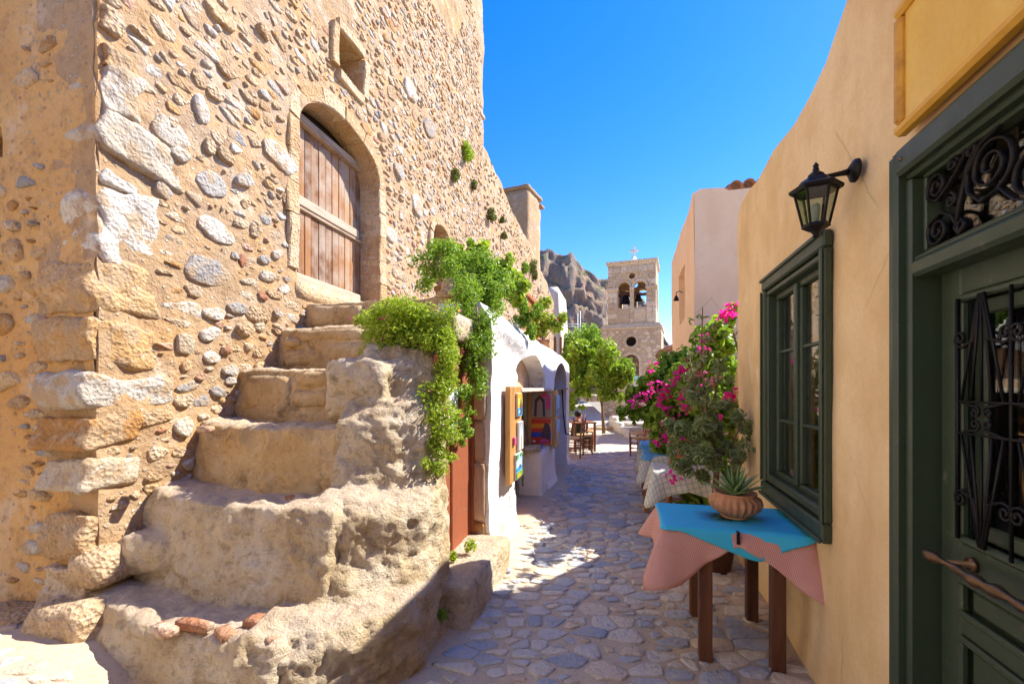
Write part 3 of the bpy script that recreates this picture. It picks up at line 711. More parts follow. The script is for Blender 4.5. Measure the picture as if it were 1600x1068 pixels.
for (xa, ya, xb, yb, mt) in EXP:
    x0, _ = FL.px(xa, ya); x1, _ = FL.px(xb, ya); xm = (x0 + x1) / 2; pm = (xa + xb) / 2
    za = FL.px(pm, ya)[1]; zb = FL.px(pm, yb)[1]; sl = 0
    h = abs(za - zb) / 2 * .86; a = max(.03, (x1 - x0) / 2)
    y = float(yw(np.array([xm]), np.array([(za + zb) / 2]))[0])
    items.append(((xm, y, (za + zb) / 2), a, max(.025, h), (.022 + .02 * random.random()), random.uniform(-.12, .12), mt)); occ.append((x0, x1, zb, za))
def grow(poly, d):
    c = np.mean(np.array(poly), 0); return [tuple(c + (np.array(p) - c) * (1 + d / max(.2, np.linalg.norm(np.array(p) - c)))) for p in poly]
def blk_wall(x, z):
    P = np.stack([x, z], 1); b = np.zeros(len(x), bool)
    for poly, d in ((DOOR, .24), (WIN, .16), (ARC, .17)): b |= pip(grow(poly, d), P)
    for (a0, a1, b0, b1) in occ: b |= (x > a0) & (x < a1) & (z > b0) & (z < b1)
    P3 = np.stack([x, 0 * x, z], 1)
    plast = fbm(P3, .55, 3, 40) * .9 + .5 * smooth(4.3, 6.2, z) * smooth(4.5, 2.2, x) + .55 * smooth(7.6, 9.2, z) - .42 * smooth(3.0, 4.2, x) * smooth(8.2, 7.2, z) - .25 * smooth(4.2, 3.0, z)
    b |= plast > .27
    b |= (z < x * 1.27 - .35) & (x < 1.9)                                    # hidden by the stairs
    b |= (z < 2.2)&(x>1.9)
    return b
rs = np.random.RandomState(11); sizes = []
for n_, lo, hi in ((110, .095, .15), (760, .062, .095), (1300, .04, .062), (1500, .022, .04)):
    for k in range(n_): a = rs.uniform(lo, hi); sizes.append((a, a * rs.uniform(.42, .78), .10))
CW = ['st_tan'] * 9 + ['st_grey'] * 4 + ['st_white'] * 3 + ['st_orange'] * 4 + ['st_red']
stones(items, wall, AX_L, 'd', 'stone', 'more_stones', FL.m, 60); items = []
for (x, z, a, b, ang) in pack(.05, 8.0, .2, 10.2, blk_wall, sizes, 16, .016, 8, 1.0):
    y = float(yw(np.array([x]), np.array([z]))[0])
    items.append(((x, y + .004, z), (x, z), a, b, rs.uniform(.006, .026), CW[rs.randint(len(CW))]))
cellstones(items, wall, AX_L, 'stone', 'small_wall_stones', FL.m, 240, .010, 1.55, 1.9, 8)
# stones of the shaded end wall
def blk_end(s, z):
    b = (fbm(np.stack([s, 0 * s, z], 1), .9, 2, 44) > .2) | (s < .34) | (z < .35) | ((s > .7) & (s < 1.1) & (z > 3.0) & (z < 3.5))
    return b
sizes = []
for n_, lo, hi in ((26, .12, .19), (80, .07, .12), (160, .035, .07)):
    for k in range(n_): a = rs.uniform(lo, hi); sizes.append((a, a * rs.uniform(.4, .7), .2))
items = []
for (s, z, a, b, ang) in pack(.05, 1.5, .2, 5.0, blk_end, sizes, 16, .016, 18, 1.0):
    x = float(ye(np.array([s]), np.array([z]))[0])
    items.append(((x + .004, s, z), (-s, z), a, b, rs.uniform(.010, .035), ['st_orange', 'st_tan', 'st_orange', 'st_grey', 'st_orange'][rs.randint(5)]))
cellstones(items, end_wall, AX_F, 'stone', 'small_end_stones', FL.m, 160, .014, 1.5, 1.35, 18)
# dressed surround of the big door: jamb blocks and voussoirs
def band(poly, w, y0, y1, cuts, name, mat, seed):
    """ring of blocks around an opening outline from index cuts"""
    Pn = np.array(poly); c = Pn.mean(0)
    for k in range(len(cuts) - 1):
        i0, i1 = cuts[k], cuts[k + 1]; seg = [Pn[i % len(Pn)] for i in range(i0, i1 + 1)]; g = Geo(); V = []
        n = len(seg); ww = w * random.uniform(.85, 1.15)
        for i, p in enumerate(seg):
            q0 = seg[max(i - 1, 0)]; q1 = seg[min(i + 1, n - 1)]; t = (q1 - q0) / (np.linalg.norm(q1 - q0) + 1e-9); nn = np.array([t[1], -t[0]])
            sh = (.004 if i == 0 else (-.004 if i == n - 1 else 0)); pp = p + t * sh
            for (d, yy) in ((.0, y1), (0, y0 + .012), (.012, y0), (ww - .012, y0), (ww, y0 + .012), (ww, y0 + .08)):
                q = pp + nn * d; V.append((q[0], yy + .01 * math.sin(seed + k * 2.3 + i), q[1]))
        Fq = [(i * 6 + j, i * 6 + j + 1, (i + 1) * 6 + j + 1, (i + 1) * 6 + j) for i in range(n - 1) for j in range(5)]
        Fq += [tuple(range(6)), tuple((n - 1) * 6 + j for j in range(6))[::-1]]
        V = np.array(V); V += (fbm(V, 9, 3, seed + k)[:, None]) * .012
        obj(name, (V, Fq), M[mat], wall, smooth=False)
Dp = resamp(DOOR, .11); nD = len(Dp); i_r = int(np.argmin(np.abs(Dp - np.array([3.30, 2.69])).sum(1)))
band(Dp, .16, -.03, .29, list(range(i_r, nD, 3)) + [nD - 1], 'voussoir', 'st_ashlar', 3)
Wp = resamp(WIN, .12); band(Wp, .13, -.04, .38, list(range(0, len(Wp), 4)) + [len(Wp)], 'window_block', 'st_ashlar', 5)
Ap = resamp(ARC, .11); i_r = int(np.argmin(np.abs(Ap - np.array([5.85, 3.45])).sum(1)))
band(Ap, .12, -.04, .34, list(range(i_r, len(Ap), 3)) + [len(Ap) - 1], 'voussoir', 'st_ashlar', 9)
# big door: backing, planks, rail, lintel, threshold
door = obj('door', cham((1.70, .33, 2.62), (3.36, .40, 4.80)), M['dark'], house, smooth=False)
rs2 = random.Random(4); x = 1.745
while x < 3.28:
    w_ = rs2.uniform(.10, .135)
    for (za, zb) in ((2.80, 3.58), (3.60, 4.52)):
        obj('plank', cham((x, .265 + rs2.uniform(0, .008), za), (x + w_ - .007, .33, zb), .005), M['door_old'], door, smooth=False)
    x += w_
obj('crossbar', cham((1.72, .225, 3.60), (3.20, .268, 3.71), .01), M['greywood'], door, smooth=False)
obj('crossbar', cham((1.72, .235, 3.56), (3.26, .266, 3.595), .008), M['greywood'], door, smooth=False)
obj('lintel', cham((1.68, .20, 4.50), (3.36, .33, 4.60), .012), M['greywood'], door, smooth=False)
obj('threshold', cham((1.72, .17, 2.70), (3.15, .264, 2.83), .012), M['greywood'], door, smooth=False)
obj('sill_stone', hexa((1.72, -.035, 2.50), (3.34, .25, 2.69), 14, .02, .015, 6, 77), M['st_ashlar'], house)
# small square window and small arched window
w = obj('window', cham((2.38, .36, 5.26), (2.95, .42, 5.80)), M['dark'], house, smooth=False)
obj('shutter', cham((2.42, .29, 5.31), (2.62, .35, 5.75), .006), M['door_old'], w, smooth=False)
w = obj('window', cham((5.0, .33, 3.40), (5.9, .40, 4.62)), M['dark'], house, smooth=False)
for k in range(3):
    obj('shutter_plank', cham((5.08 + k * .12, .24, 3.48), (5.19 + k * .12, .29, 4.50), .006), M['greywood'], w, smooth=False)

# the lower rubble wall that runs on along the terrace, and the block on it
rw = thing('rubble_wall', 'lower rubble stone wall running on behind the terrace towards the cliff', 'wall', FL.m)
top = [(8.12, 7.55), (9.5, 7.45), (11, 7.2), (13, 7.1), (15.4, 6.9), (18.3, 6.55), (20.7, 6.1)]
o2 = obj('wall', sheet([(8.12, -.2), (20.7, -.2)] + top[::-1], [rect(8.85, 9.05, 5.9, 6.25)], .14, lambda x, z: yw(x, z) * 1.3 + .04, .3, .6, 1, .3, 9, None, [.3]), M['mortar'], rw)
sizes = []
for n_, lo, hi in ((300, .08, .14), (900, .05, .08)):
    for k in range(n_): a = rs.uniform(lo, hi); sizes.append((a, a * rs.uniform(.4, .8), .3))
items = []
ztop = lambda x: np.interp(x, [t[0] for t in top], [t[1] for t in top])
for (x, z, a, b, ang) in pack(8.2, 20.5, 2.2, 7.5, lambda x, z: (z > ztop(x) - .1) | (fbm(np.stack([x, 0 * x, z], 1), .6, 2, 50) > .3) | ((x > 8.7) & (x < 9.2) & (z > 5.8) & (z < 6.4)), sizes, 10, .03, 19, 1.15):
    y = float(yw(np.array([x]), np.array([z]))[0] * 1.3 + .04); items.append(((x, y + .006, z), (x, z), a, b, rs.uniform(.015, .045), CW[rs.randint(len(CW))]))
cellstones(items, o2, AX_L, 'stone', 'small_wall_stones', FL.m, 120, .015, 1.5, 1.4, 19)
tb = thing('stone_turret', 'square grey stone block rising above the lower rubble wall', 'turret', Matrix.Translation(FL.w(15.6, .75, 6.2)) @ Matrix.Rotation(FL.ang - .2, 4, 'Z'))
obj('wall', hexa((-.7, -.65, -.6), (.75, .65, 3.3), 16, .05, .05, 3, 88), M['mortar'], tb)
obj('cap', hexa((-.78, -.72, 3.26), (.82, .72, 3.40), 12, .03, .03, 3, 89), M['st_tan'], tb)
obj('roof_tile', hexa((.62, -.74, 3.02), (1.0, -.5, 3.12), 5, .02, .01, 3, 90), M['st_red'], tb)

# ------------------------------------------------------------------ outdoor staircase
stair = thing('stone_staircase', 'worn outdoor stone staircase climbing along the house to the arched door', 'staircase', FL.m)
def remesh(geo, vox, amp, fr, seed, sm=3):
    me = mesh('tmp', geo.verts(), geo.Q); o = bpy.data.objects.new('tmp', me); COL.objects.link(o)
    md = o.modifiers.new('r', 'REMESH'); md.mode = 'VOXEL'; md.voxel_size = vox
    ms = o.modifiers.new('s', 'SMOOTH'); ms.iterations = sm; ms.factor = .5
    dg = bpy.context.evaluated_depsgraph_get(); dg.update()
    m2 = bpy.data.meshes.new_from_object(o.evaluated_get(dg)); bpy.data.objects.remove(o); bpy.data.meshes.remove(me)
    n = len(m2.vertices); P = np.empty(n * 3); m2.vertices.foreach_get('co', P); P = P.reshape(-1, 3)
    N = np.empty(n * 3); m2.vertices.foreach_get('normal', N); N = N.reshape(-1, 3)
    d = fbm(P, fr, 5, seed, .55); rid = 1 - np.abs(fbm(P, fr * .8, 4, seed + 9)) * 2; r2 = 1 - np.abs(fbm(P * (1, 1, 1.6), fr * 2.2, 3, seed + 19)) * 2
    P = P + N * ((d * amp + (rid - .6) * amp * .5 + np.minimum(r2 - .55, .25) * amp * .28)[:, None])
    m2.vertices.foreach_set('co', P.ravel()); m2.polygons.foreach_set('use_smooth', np.ones(len(m2.polygons), bool)); m2.update()
    return m2
STEPS = [  # front x at wall, front x at outer end, outer y, top z, base z, lean of the riser
    (-.06, -.30, -1.58, .38, -.25, .10), (.30, .12, -1.60, .92, .1, .13), (.68, .52, -1.50, 1.35, .5, .10),
    (1.05, 1.02, -1.35, 1.755, 1.0, .06), (1.48, 1.46, -1.35, 2.165, 1.3, .05)]
for k, (xa, xb, yo, zt, zb, ln) in enumerate(STEPS):
    def wp(V, xa=xa, xb=xb, yo=yo, zt=zt, zb=zb, ln=ln, k=k):
        t = np.clip(-V[:, 1] / abs(yo), 0, 1); f = xa + (xb - xa) * t - .05 * np.sin(t * math.pi) * (k < 3)
        V = V.copy(); V[:, 0] = f + V[:, 0] - ln * (zt - V[:, 2]) / (zt - zb) * smooth(.6, 0, V[:, 0]) * 1.3
        V[:, 2] += -.035 * np.sin(np.clip(t * 1.15, 0, 1) * math.pi) * (V[:, 2] > zt - .1) * (k < 3); return V
    gg = Geo(); gg.add(*hexa((0, yo, zb), (.95, .06, zt), 22, .045, 0, 3, 0, wp))
    if k == 1:
        gg.add(*hexa((.08, -.40, .42), (.5, -.02, .66), 6, .08, .04, 4, 6))
    if k == 0:
        pass
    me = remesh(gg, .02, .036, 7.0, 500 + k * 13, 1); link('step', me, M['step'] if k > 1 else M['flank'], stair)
gg = Geo()
gg.add(*hexa((1.86, -1.74, 2.20), (4.3, .05, 2.47), 30, .025, .0, 3, 1)); me = remesh(gg, .022, .02, 6, 600, 1); link('landing', me, M['step'], stair)
gg = Geo()
def wf(V):
    V = V.copy(); V[:, 1] = np.where(V[:, 1] < -1.6, V[:, 1] + .22 * smooth(0, 1.9, V[:, 2]), V[:, 1]); return V
prof = [(-.36, -.3), (-.34, .30), (-.26, .39), (-.02, .42), (.07, .58), (.10, .84), (.20, .92), (.40, .96), (.46, 1.12), (.47, 1.36), (.58, 1.50), (.70, 1.54), (.74, 1.78), (.82, 1.90), (.98, 1.93), (1.08, 1.84), (1.32, 1.80), (1.32, -.3)]
n_ = len(prof)
def ybat(z): return -2.07 + .24 * float(smooth(0, 1.9, np.array([z]))[0])
LY = (-1.35, -1.55, -1.72, -1.86, -1.96, None); Vf = []
for ly_ in LY:                                                   # the front rounds back towards the lane side
    for x, z in prof:
        yb = ybat(z); y = yb if ly_ is None else max(ly_, yb + .02 * (1 if ly_ > -1.9 else .5)); t = max(0, (abs(-2.07 if ly_ is None else ly_) - 1.38) / .66)
        Vf.append((min(x + .52 * t * t * float(smooth(1.40, .75, np.array([x]))[0]), float(np.interp(abs(y), [1.35, 1.80, 1.88, 1.98, 2.07], [1.32, 1.26, 1.06, .82, .66])) + .002 * len(Vf) / 100), y, z))
m_ = len(LY)
gg.add(np.array(Vf), [tuple(range(n_)), tuple(range((m_ - 1) * n_, m_ * n_))[::-1]] + [(k * n_ + i, (k + 1) * n_ + i, (k + 1) * n_ + (i + 1) % n_, k * n_ + (i + 1) % n_) for k in range(m_ - 1) for i in range(n_)])
gg.add(*hexa((.62, -1.60, 1.35), (1.15, -1.12, 1.80), 10, .10, 0, 3, 0))
gg.add(*hexa((1.2, -1.75, 1.2), (2.2, -1.2, 2.2), 10, .05, 0, 3, 0))
me = remesh(gg, .02, .05, 6.5, 640, 2); link('flank_wall', me, M['flank'], stair)
for k, (px_, py_, z, a, b, h) in enumerate([(500,757,.93,.06,.035,.02),(430,752,.93,.05,.03,.02),(455,768,.93,.05,.03,.02),(475,772,.93,.05,.03,.02),(400,738,.93,.05,.025,.02),
        (405,960,.42,.09,.05,.03),(300,962,.42,.12,.03,.02),(350,975,.41,.07,.04,.02),(420,985,.40,.06,.03,.03),(320,660,1.36,.06,.03,.02),(255,970,.42,.08,.04,.02)]):
    p = FL.m.inverted() @ gp(px_, py_, z) - Vector((0, 0, .036))
    o = obj('tile_shard', hexa((-a, -b, -.03), (a * .8, b * .8, h * .6), 5, .006, .012, 9, 700 + k), M['st_red'], stair, T3(p.x, p.y, p.z, random.uniform(1.0, 2.1)))
# riser stones
for k, (x, y0, y1, z0, z1) in enumerate([(1.03,-.55,-.10,1.42,1.70),(1.02,-1.0,-.58,1.44,1.58),(1.03,-1.05,-.62,1.6,1.72),(1.46,-.5,-.1,1.80,1.95),(1.46,-1.0,-.55,1.82,2.0),(1.47,-.95,-.2,2.02,2.14),(1.84,-.7,-.1,2.2,2.43),(1.84,-1.4,-.75,2.22,2.42),
        (1.0,-1.2,-1.04,1.40,1.47),(1.44,-.3,-.12,1.98,2.06)]):
    obj('riser_stone', hexa((x - .035, y0, z0), (x + .2, y1, z1), 7, .04, .025, 7, 720 + k), M['step'], stair)
# boulders at the foot of the house corner
for k, (x0, x1, y0, y1, z0, z1, mt) in enumerate([(-.26,.12,-.26,.22,.0,.36,'st_tan'),(-.12,.22,-.16,.1,.38,.62,'st_tan'),(-.28,.0,.25,.7,.0,.25,'st_tan')]):
    obj('base_stone', hexa((x0, y0, z0), (x1, y1, z1), 9, .09, .05, 6, 740 + k), M[mt], end_wall)
# column fragment on the landing
p = FL.m.inverted() @ dp(693, 464, 4.0)
col = tag(obj('column_fragment', lathe([(.001, -.005), (.135, -.005), (.138, .02), (.125, .035), (.128, .055), (.108, .07), (.085, .085), (.075, .14), (.068, .185), (.06, .19), (.001, .186)], 24), M['st_ashlar'], None, Matrix.Translation(FL.w(1.98, -1.55, 2.465))),
          'broken carved stone column base standing on the stair landing', 'column base')

# ------------------------------------------------------------------ cellar door under the landing
cd = thing('cellar_door', 'peeling red-brown plank door beneath the stair landing', 'door', FS.m @ Matrix.Translation((-1.06, .16, .30)))
for k, (a, b) in enumerate(((.34, .55), (.56, .78), (.79, 1.0))):
    obj('plank', cham((a, .0 if k != 1 else -.012, 0), (b, .05, 1.55), .008), M['cellar'], cd, smooth=False)
obj('door_frame', cham((1.0, -.03, 0), (1.075, .06, 1.62), .008), M['cellar'], cd, smooth=False)
obj('transom', cham((.5, -.03, 1.55), (1.0, .06, 1.63), .008), M['cellar'], cd, smooth=False)
obj('opening', cham((.45, .05, 1.63), (1.07, .12, 1.70), .008), M['dark'], cd, smooth=False)
nt = obj('paper_notice', cham((.46, -.03, .88), (.64, -.016, 1.30), .002), flat('notice_paper', (.66, .72, .76)), None, cd.matrix_world, smooth=False)
tag(nt, 'pale paper notice with a blue emblem fixed to the red-brown cellar door', 'notice')
nb = Geo()
for a0 in range(10):
    th = math.pi * (.5 + a0 / 9); nb.add(*cham((.515 + .03 * math.cos(th) - .008, -.034, 1.02 + .045 * math.sin(th) - .008), (.515 + .03 * math.cos(th) + .008, -.031, 1.02 + .045 * math.sin(th) + .008), .001))
obj('blue_emblem', nb, flat('notice_blue', (.05, .35, .62)), nt, smooth=False)
ds = tag(obj('stone_doorstep', hexa((-1.06, -.20, -.2), (.02, .22, .30), 16, .05, .035, 5, 801), M['flank'], None, FS.m), 'worn pale stone doorstep below the red-brown cellar door', 'doorstep')
gl = Geo(); gl.add(*hexa((-.55, .10, 1.97), (.05, .5, 2.20), 10, .03, .02, 4, 803)); obj('lintel_wall', gl, M['flank'], stair, FL.m.inverted() @ FS.m)

# ------------------------------------------------------------------ whitewashed shop with two arches
shop = thing('whitewashed_shop', 'low whitewashed shop with two arched openings beside the lane', 'shop', FS.m)
A1 = arch(.97, 2.78, .02, 1.50, .52, 16); A2 = arch(3.50, 4.98, .03, 1.55, .50, 14)
def ys(x, z):
    P = np.stack([x, 0 * x, z], 1); y = -(fbm(P, 1.5, 3, 61) * .035 + fbm(P, 8, 4, 62) * .010)
    d = np.abs((x - .55) * .55 - (z - 1.93) * -.9)                        # hollow worn band under the parapet
    tri = smooth(.20, .05, np.abs(z - (2.10 - .18 * x)) - .02 * x) * smooth(.10, .30, x) * smooth(1.75, 1.2, x)
    y = y + .06 * tri - .05 * smooth(.25, 0, z)
    return y + .10 * smooth(2.18 - .03 * 1, 2.37, z + .031 * x) ** 2
so = [(0, -.1), (5.37, -.1), (5.37, 2.08), (5.30, 2.17), (5.15, 2.20)] + [(x, 2.37 - .031 * x + .012 * math.sin(x * 4)) for x in np.arange(4.8, .2, -.4)] + [(.0, 2.37)]
wl = obj('wall', sheet(so, [A1, A2], .055, ys, .34, .5, 1, .3, 12, .07, [.36, .40]), M['white'], shop)
# near end of the wall: bare jamb stones where the plaster has fallen
jy = [(-.02, .2, -.05, .16), (-.03, .2, .17, .40), (-.02, .2, .41, .93), (-.015, .2, .94, 1.30), (-.02, .2, 1.31, 1.66), (-.03, .2, 1.67, 2.12)]
for k, (a, b, z0, z1) in enumerate(jy):
    obj('jamb_stone', hexa((-.05 + .012 * (k % 2), .035, z0), (.06, .36, z1), 8, .02, .02, 7, 820 + k), M['peel' if 1 < k else 'st_orange'], shop)
# terrace slab, inner room
gt = Geo(); gt.add(*cham((.0, .30, 2.02), (5.3, 2.9, 2.14), .02)); obj('terrace', gt, M['white'], shop)
gr_ = Geo()
gr_.add(*cham((.4, 2.2, -.1), (5.3, 2.3, 2.0), .01)); gr_.add(*cham((.4, .36, -.1), (.5, 2.2, 2.0), .01)); gr_.add(*cham((5.2, .36, -.1), (5.3, 2.2, 2.0), .01)); gr_.add(*cham((3.05, .36, -.1), (3.15, 2.2, 2.0), .01))
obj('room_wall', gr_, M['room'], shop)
# first opening: tympanum board, ledge, door leaves, posts, counter
gty = Geo(); A1i = np.array(arch(1.05, 2.70, 1.56, 1.60, .40, 16)); nA = len(A1i)
gty.add(np.concatenate([np.stack([A1i[:, 0], 0 * A1i[:, 0] + .24, A1i[:, 1]], 1), np.stack([A1i[:, 0], 0 * A1i[:, 0] + .30, A1i[:, 1]], 1)]), [tuple(range(nA)), tuple(range(nA, 2 * nA))[::-1]] + [(i, (i + 1) % nA, nA + (i + 1) % nA, nA + i) for i in range(nA)])
obj('tympanum', gty, M['peel'], shop, smooth=False)
obj('ledge', cham((.99, -.06, 1.545), (2.92, .26, 1.59), .008), M['cream'], shop, smooth=False)
for k, (x, y) in enumerate(((1.02, .10), (1.20, .16), (1.38, .20), (1.62, .24), (2.66, .22))):
    obj('door_post', cham((x, y, .02), (x + .10, y + .05, 1.54), .008), M['honey'], shop, smooth=False)
for k in range(2):
    lf = obj('door_leaf', cham((1.14 + k * .26, .22 + k * .05, .06), (1.37 + k * .26, .255 + k * .05, 1.52), .006), M['honey'], shop, smooth=False)
    for z in (.35, .9, 1.35): obj('hinge', cham((1.36 + k * .26, .20 + k * .05, z), (1.385 + k * .26, .225 + k * .05, z + .07), .003), M['bronze'], lf, smooth=False)
obj('counter', hexa((2.32, -.02, -.05), (3.28, .36, .70), 14, .02, .012, 5, 850), M['white'], shop)
# second opening: plank door, iron bar, ledge
d2 = obj('door', cham((3.46, .30, .02), (5.02, .36, 2.0), .01), M['dark'], shop, smooth=False)
for k in range(8): obj('plank', cham((3.52 + k * .18, .26, .04), (3.69 + k * .18, .30, .62), .006), M['greywood'], d2, smooth=False)
for k in range(4): obj('pane', cham((3.56 + k * .36, .275, .70), (3.88 + k * .36, .285, 1.50), .004), M['glass'], d2, smooth=False)
for k in range(5): obj('mullion', cham((3.51 + k * .36, .24, .66), (3.56 + k * .36, .30, 1.54), .006), M['greywood'], d2, smooth=False)
obj('ledge', cham((3.5, -.04, 1.56), (4.97, .26, 1.59), .006), M['greywood'], shop, smooth=False)
obj('iron_bar', tube([(4.55, .02, 1.56), (4.55, .0, 1.1), (4.58, -.04, .72), (4.60, -.10, .70)], .014, 6), M['iron'], shop)
# shutter panels that carry the paintings (they are part of the shop)
def panel(x0, x1, y, z0, z1, rz):
    return FS.m @ Matrix.Translation((x0, y, z0)) @ Matrix.Rotation(rz, 4, 'Z')
pm1 = panel(.40, .91, -.06, .64, 1.58, .02)
pl = obj('shutter_panel', cham((0, -.02, 0), (.52, .03, .97), .006), M['honey'], shop, FS.m.inverted() @ pm1, smooth=False); pl['label'] = 'honey-coloured wooden shutter panel hung with three small paintings'
pm2 = panel(2.30, 2.75, .20, .70, 1.53, -1.25)
pm2 = FS.m @ Matrix.Translation((2.80, .30, .72)) @ Matrix.Rotation(R_(-90), 4, 'Z')
pl2 = obj('shutter_panel', cham((0, -.03, 0), (.42, .0, .83), .006), M['honey'], shop, FS.m.inverted() @ pm2, smooth=False)
pm3 = FS.m @ Matrix.Translation((2.92, -.09, .66)); pl3 = obj('shutter_panel', cham((0, -.02, 0), (.34, .02, .90), .006), M['honey'], shop, FS.m.inverted() @ pm3, smooth=False)
PC = {k: flat('paint_' + k, c) for k, c in dict(sea=(.03, .30, .62), sky_blue=(.32, .58, .82), sunset=(.85, .36, .03), yellow=(.85, .60, .08), rock=(.10, .07, .09), white=(.78, .76, .72), grey=(.38, .36, .37), red=(.72, .07, .03), green=(.16, .34, .05), pinkish=(.70, .10, .28), deep=(.05, .12, .55), stone=(.40, .34, .28)).items()}
def painting(mw, w, h, layers, label):
    """a stretched canvas; layers = (colour, [(x, z) polygon in 0..1])"""
    o = obj('painting', cham((0, -.022, 0), (w, 0, h), .004), PC['white'], None, mw, smooth=False); tag(o, label, 'painting', 'paintings shown outside the shop')
    for k, (c, poly) in enumerate(layers):
        P = np.array(poly) * (w * .985, h * .985) + (w * .0075, h * .0075); n = len(P); y = -.0235 - .0012 * k
        V = np.concatenate([np.stack([P[:, 0], 0 * P[:, 0] + y, P[:, 1]], 1), np.stack([P[:, 0], 0 * P[:, 0] + y + .0011, P[:, 1]], 1)])
        obj('painted_patch', (V, [tuple(range(n))] + [(i, (i + 1) % n, n + (i + 1) % n, n + i) for i in range(n)]), PC[c], o, smooth=False)
    return o
sq = [(0, 0), (1, 0), (1, 1), (0, 1)]
def bandp(z0, z1): return [(0, z0), (1, z0 + .03), (1, z1), (0, z1 - .02)]
def blob(cx, cz, rx, rz, n=9, s=0): return [(min(1, max(0, cx + rx * math.cos(2 * math.pi * i / n) * (1 + .25 * math.sin(i * 2.7 + s)))), min(1, max(0, cz + rz * math.sin(2 * math.pi * i / n) * (1 + .25 * math.cos(i * 3.1 + s))))) for i in range(n)]
painting(pm1 @ Matrix.Translation((.22, -.022, .66)), .22, .24, [('sunset', sq), ('yellow', bandp(.5, .8)), ('sea', bandp(0, .38)), ('sky_blue', blob(.3, .2, .2, .08)), ('rock', [(.45, .05), (.85, .1), (.8, .6), (.7, .85), (.55, .7)])], 'small seascape painting with an orange sky, topmost on the near shutter panel')
painting(pm1 @ Matrix.Translation((.26, -.022, .30)), .24, .30, [('grey', sq), ('white', [(.2, 0), (.85, 0), (.85, .6), (.6, .9), (.3, .75)]), ('stone', [(.4, 0), (.7, 0), (.65, .5), (.45, .55)]), ('sky_blue', blob(.55, .75, .14, .1))], 'small grey painting of a white lane, middle of the near shutter panel')
painting(pm1 @ Matrix.Translation((.16, -.022, .02)), .28, .26, [('sky_blue', sq), ('white', blob(.5, .6, .3, .14)), ('sea', bandp(.28, .46)), ('rock', [(.35, .40), (.75, .40), (.62, .56), (.5, .54)]), ('green', bandp(0, .28)), ('sunset', blob(.4, .12, .25, .07)), ('green', blob(.1, .92, .22, .14)), ('green', blob(.85, .95, .2, .1))], 'small painting of an island over green meadow, lowest on the near shutter panel')
painting(pm2 @ Matrix.Translation((.03, -.032, .44)), .35, .36, [('stone', sq), ('grey', blob(.2, .5, .2, .4)), ('rock', [(.25, 0), (.75, 0), (.72, .7), (.5, .92), (.28, .7)]), ('stone', [(.36, 0), (.64, 0), (.62, .6), (.5, .76), (.38, .6)]), ('pinkish', blob(.87, .6, .12, .35)), ('pinkish', blob(.7, .9, .16, .1))], 'painting of a dark stone arch with pink blossom, upper right inside the shop doorway')
painting(pm2 @ Matrix.Translation((.03, -.032, .03)), .35, .38, [('red', sq), ('sunset', bandp(.62, .82)), ('deep', bandp(.25, .48)), ('rock', [(.5, .1), (.98, .05), (.95, .75), (.75, .9), (.6, .5)]), ('red', blob(.5, .1, .5, .13)), ('white', blob(.25, .1, .08, .04)), ('pinkish', blob(.7, .12, .2, .08))], 'painting of a red sunset over blue sea, lower right inside the shop doorway')
painting(pm3 @ Matrix.Translation((.03, -.022, .5)), .27, .32, [('sky_blue', sq), ('sea', bandp(.1, .35)), ('stone', blob(.6, .2, .3, .15))], 'narrow pale blue painting beside the far arch, upper of the pair')
painting(pm3 @ Matrix.Translation((.03, -.022, .12)), .27, .32, [('sky_blue', sq), ('stone', bandp(0, .35)), ('sunset', blob(.5, .3, .3, .12))], 'narrow painting with an orange shore beside the far arch, lower of the pair')
bb = tag(obj('red_tag_box', cham((.10, -.045, .38), (.17, -.021, .46), .006), PC['pinkish'], None, pm1, smooth=False), 'small pink-red box fixed to the near shutter panel', 'box')
# painted roof tiles on the counter
def roof_tile(L=.42, r=.085):
    n = 10; V = []; Fc = []
    for i, (s, k) in enumerate(((0, 1.0), (L, .8))):
        for rr in (r * k, r * k - .014):
            for j in range(n + 1): th = math.pi * j / n; V.append((rr * math.cos(th), s, rr * math.sin(th)))
    m = n + 1
    for j in range(n):
        Fc += [(j, j + 1, 2 * m + j + 1, 2 * m + j), (m + j, 3 * m + j, 3 * m + j + 1, m + j + 1), (j, m + j, m + j + 1, j + 1), (2 * m + j, 2 * m + j + 1, 3 * m + j + 1, 3 * m + j)]
    for j in (0, n): Fc.append((j, 2 * m + j, 3 * m + j, m + j))
    return np.array(V), Fc
pt1 = obj('painted_roof_tile', roof_tile(), M['st_ashlar'], None, FS.m @ Matrix.Translation((2.40, .02, .705)) @ Matrix.Rotation(R_(25), 4, 'Z')); tag(pt1, 'tan curved roof tile lying at the front of the shop counter', 'roof tile', 'tiles on the shop counter')
pt2 = obj('painted_roof_tile', roof_tile(.30, .06), PC['deep'], None, FS.m @ Matrix.Translation((2.62, .05, .705)) @ Matrix.Rotation(R_(35), 4, 'Z')); tag(pt2, 'blue painted roof tile lying on the shop counter', 'roof tile', 'tiles on the shop counter')
pt3 = obj('painted_roof_tile', roof_tile(.44, .09), M['st_red'], None, FS.m @ Matrix.Translation((2.46, .30, .71)) @ Matrix.Rotation(R_(20), 4, 'Z') @ Matrix.Rotation(R_(80), 4, 'X')); tag(pt3, 'brown speckled roof tile with blue rim standing upright on the shop counter', 'roof tile', 'tiles on the shop counter')
obj('blue_rim', tube([(.082 * .83 * math.cos(t), .43, .082 * .83 * math.sin(t)) for t in np.linspace(0, math.pi, 9)], .016, 5), PC['sea'], pt3)
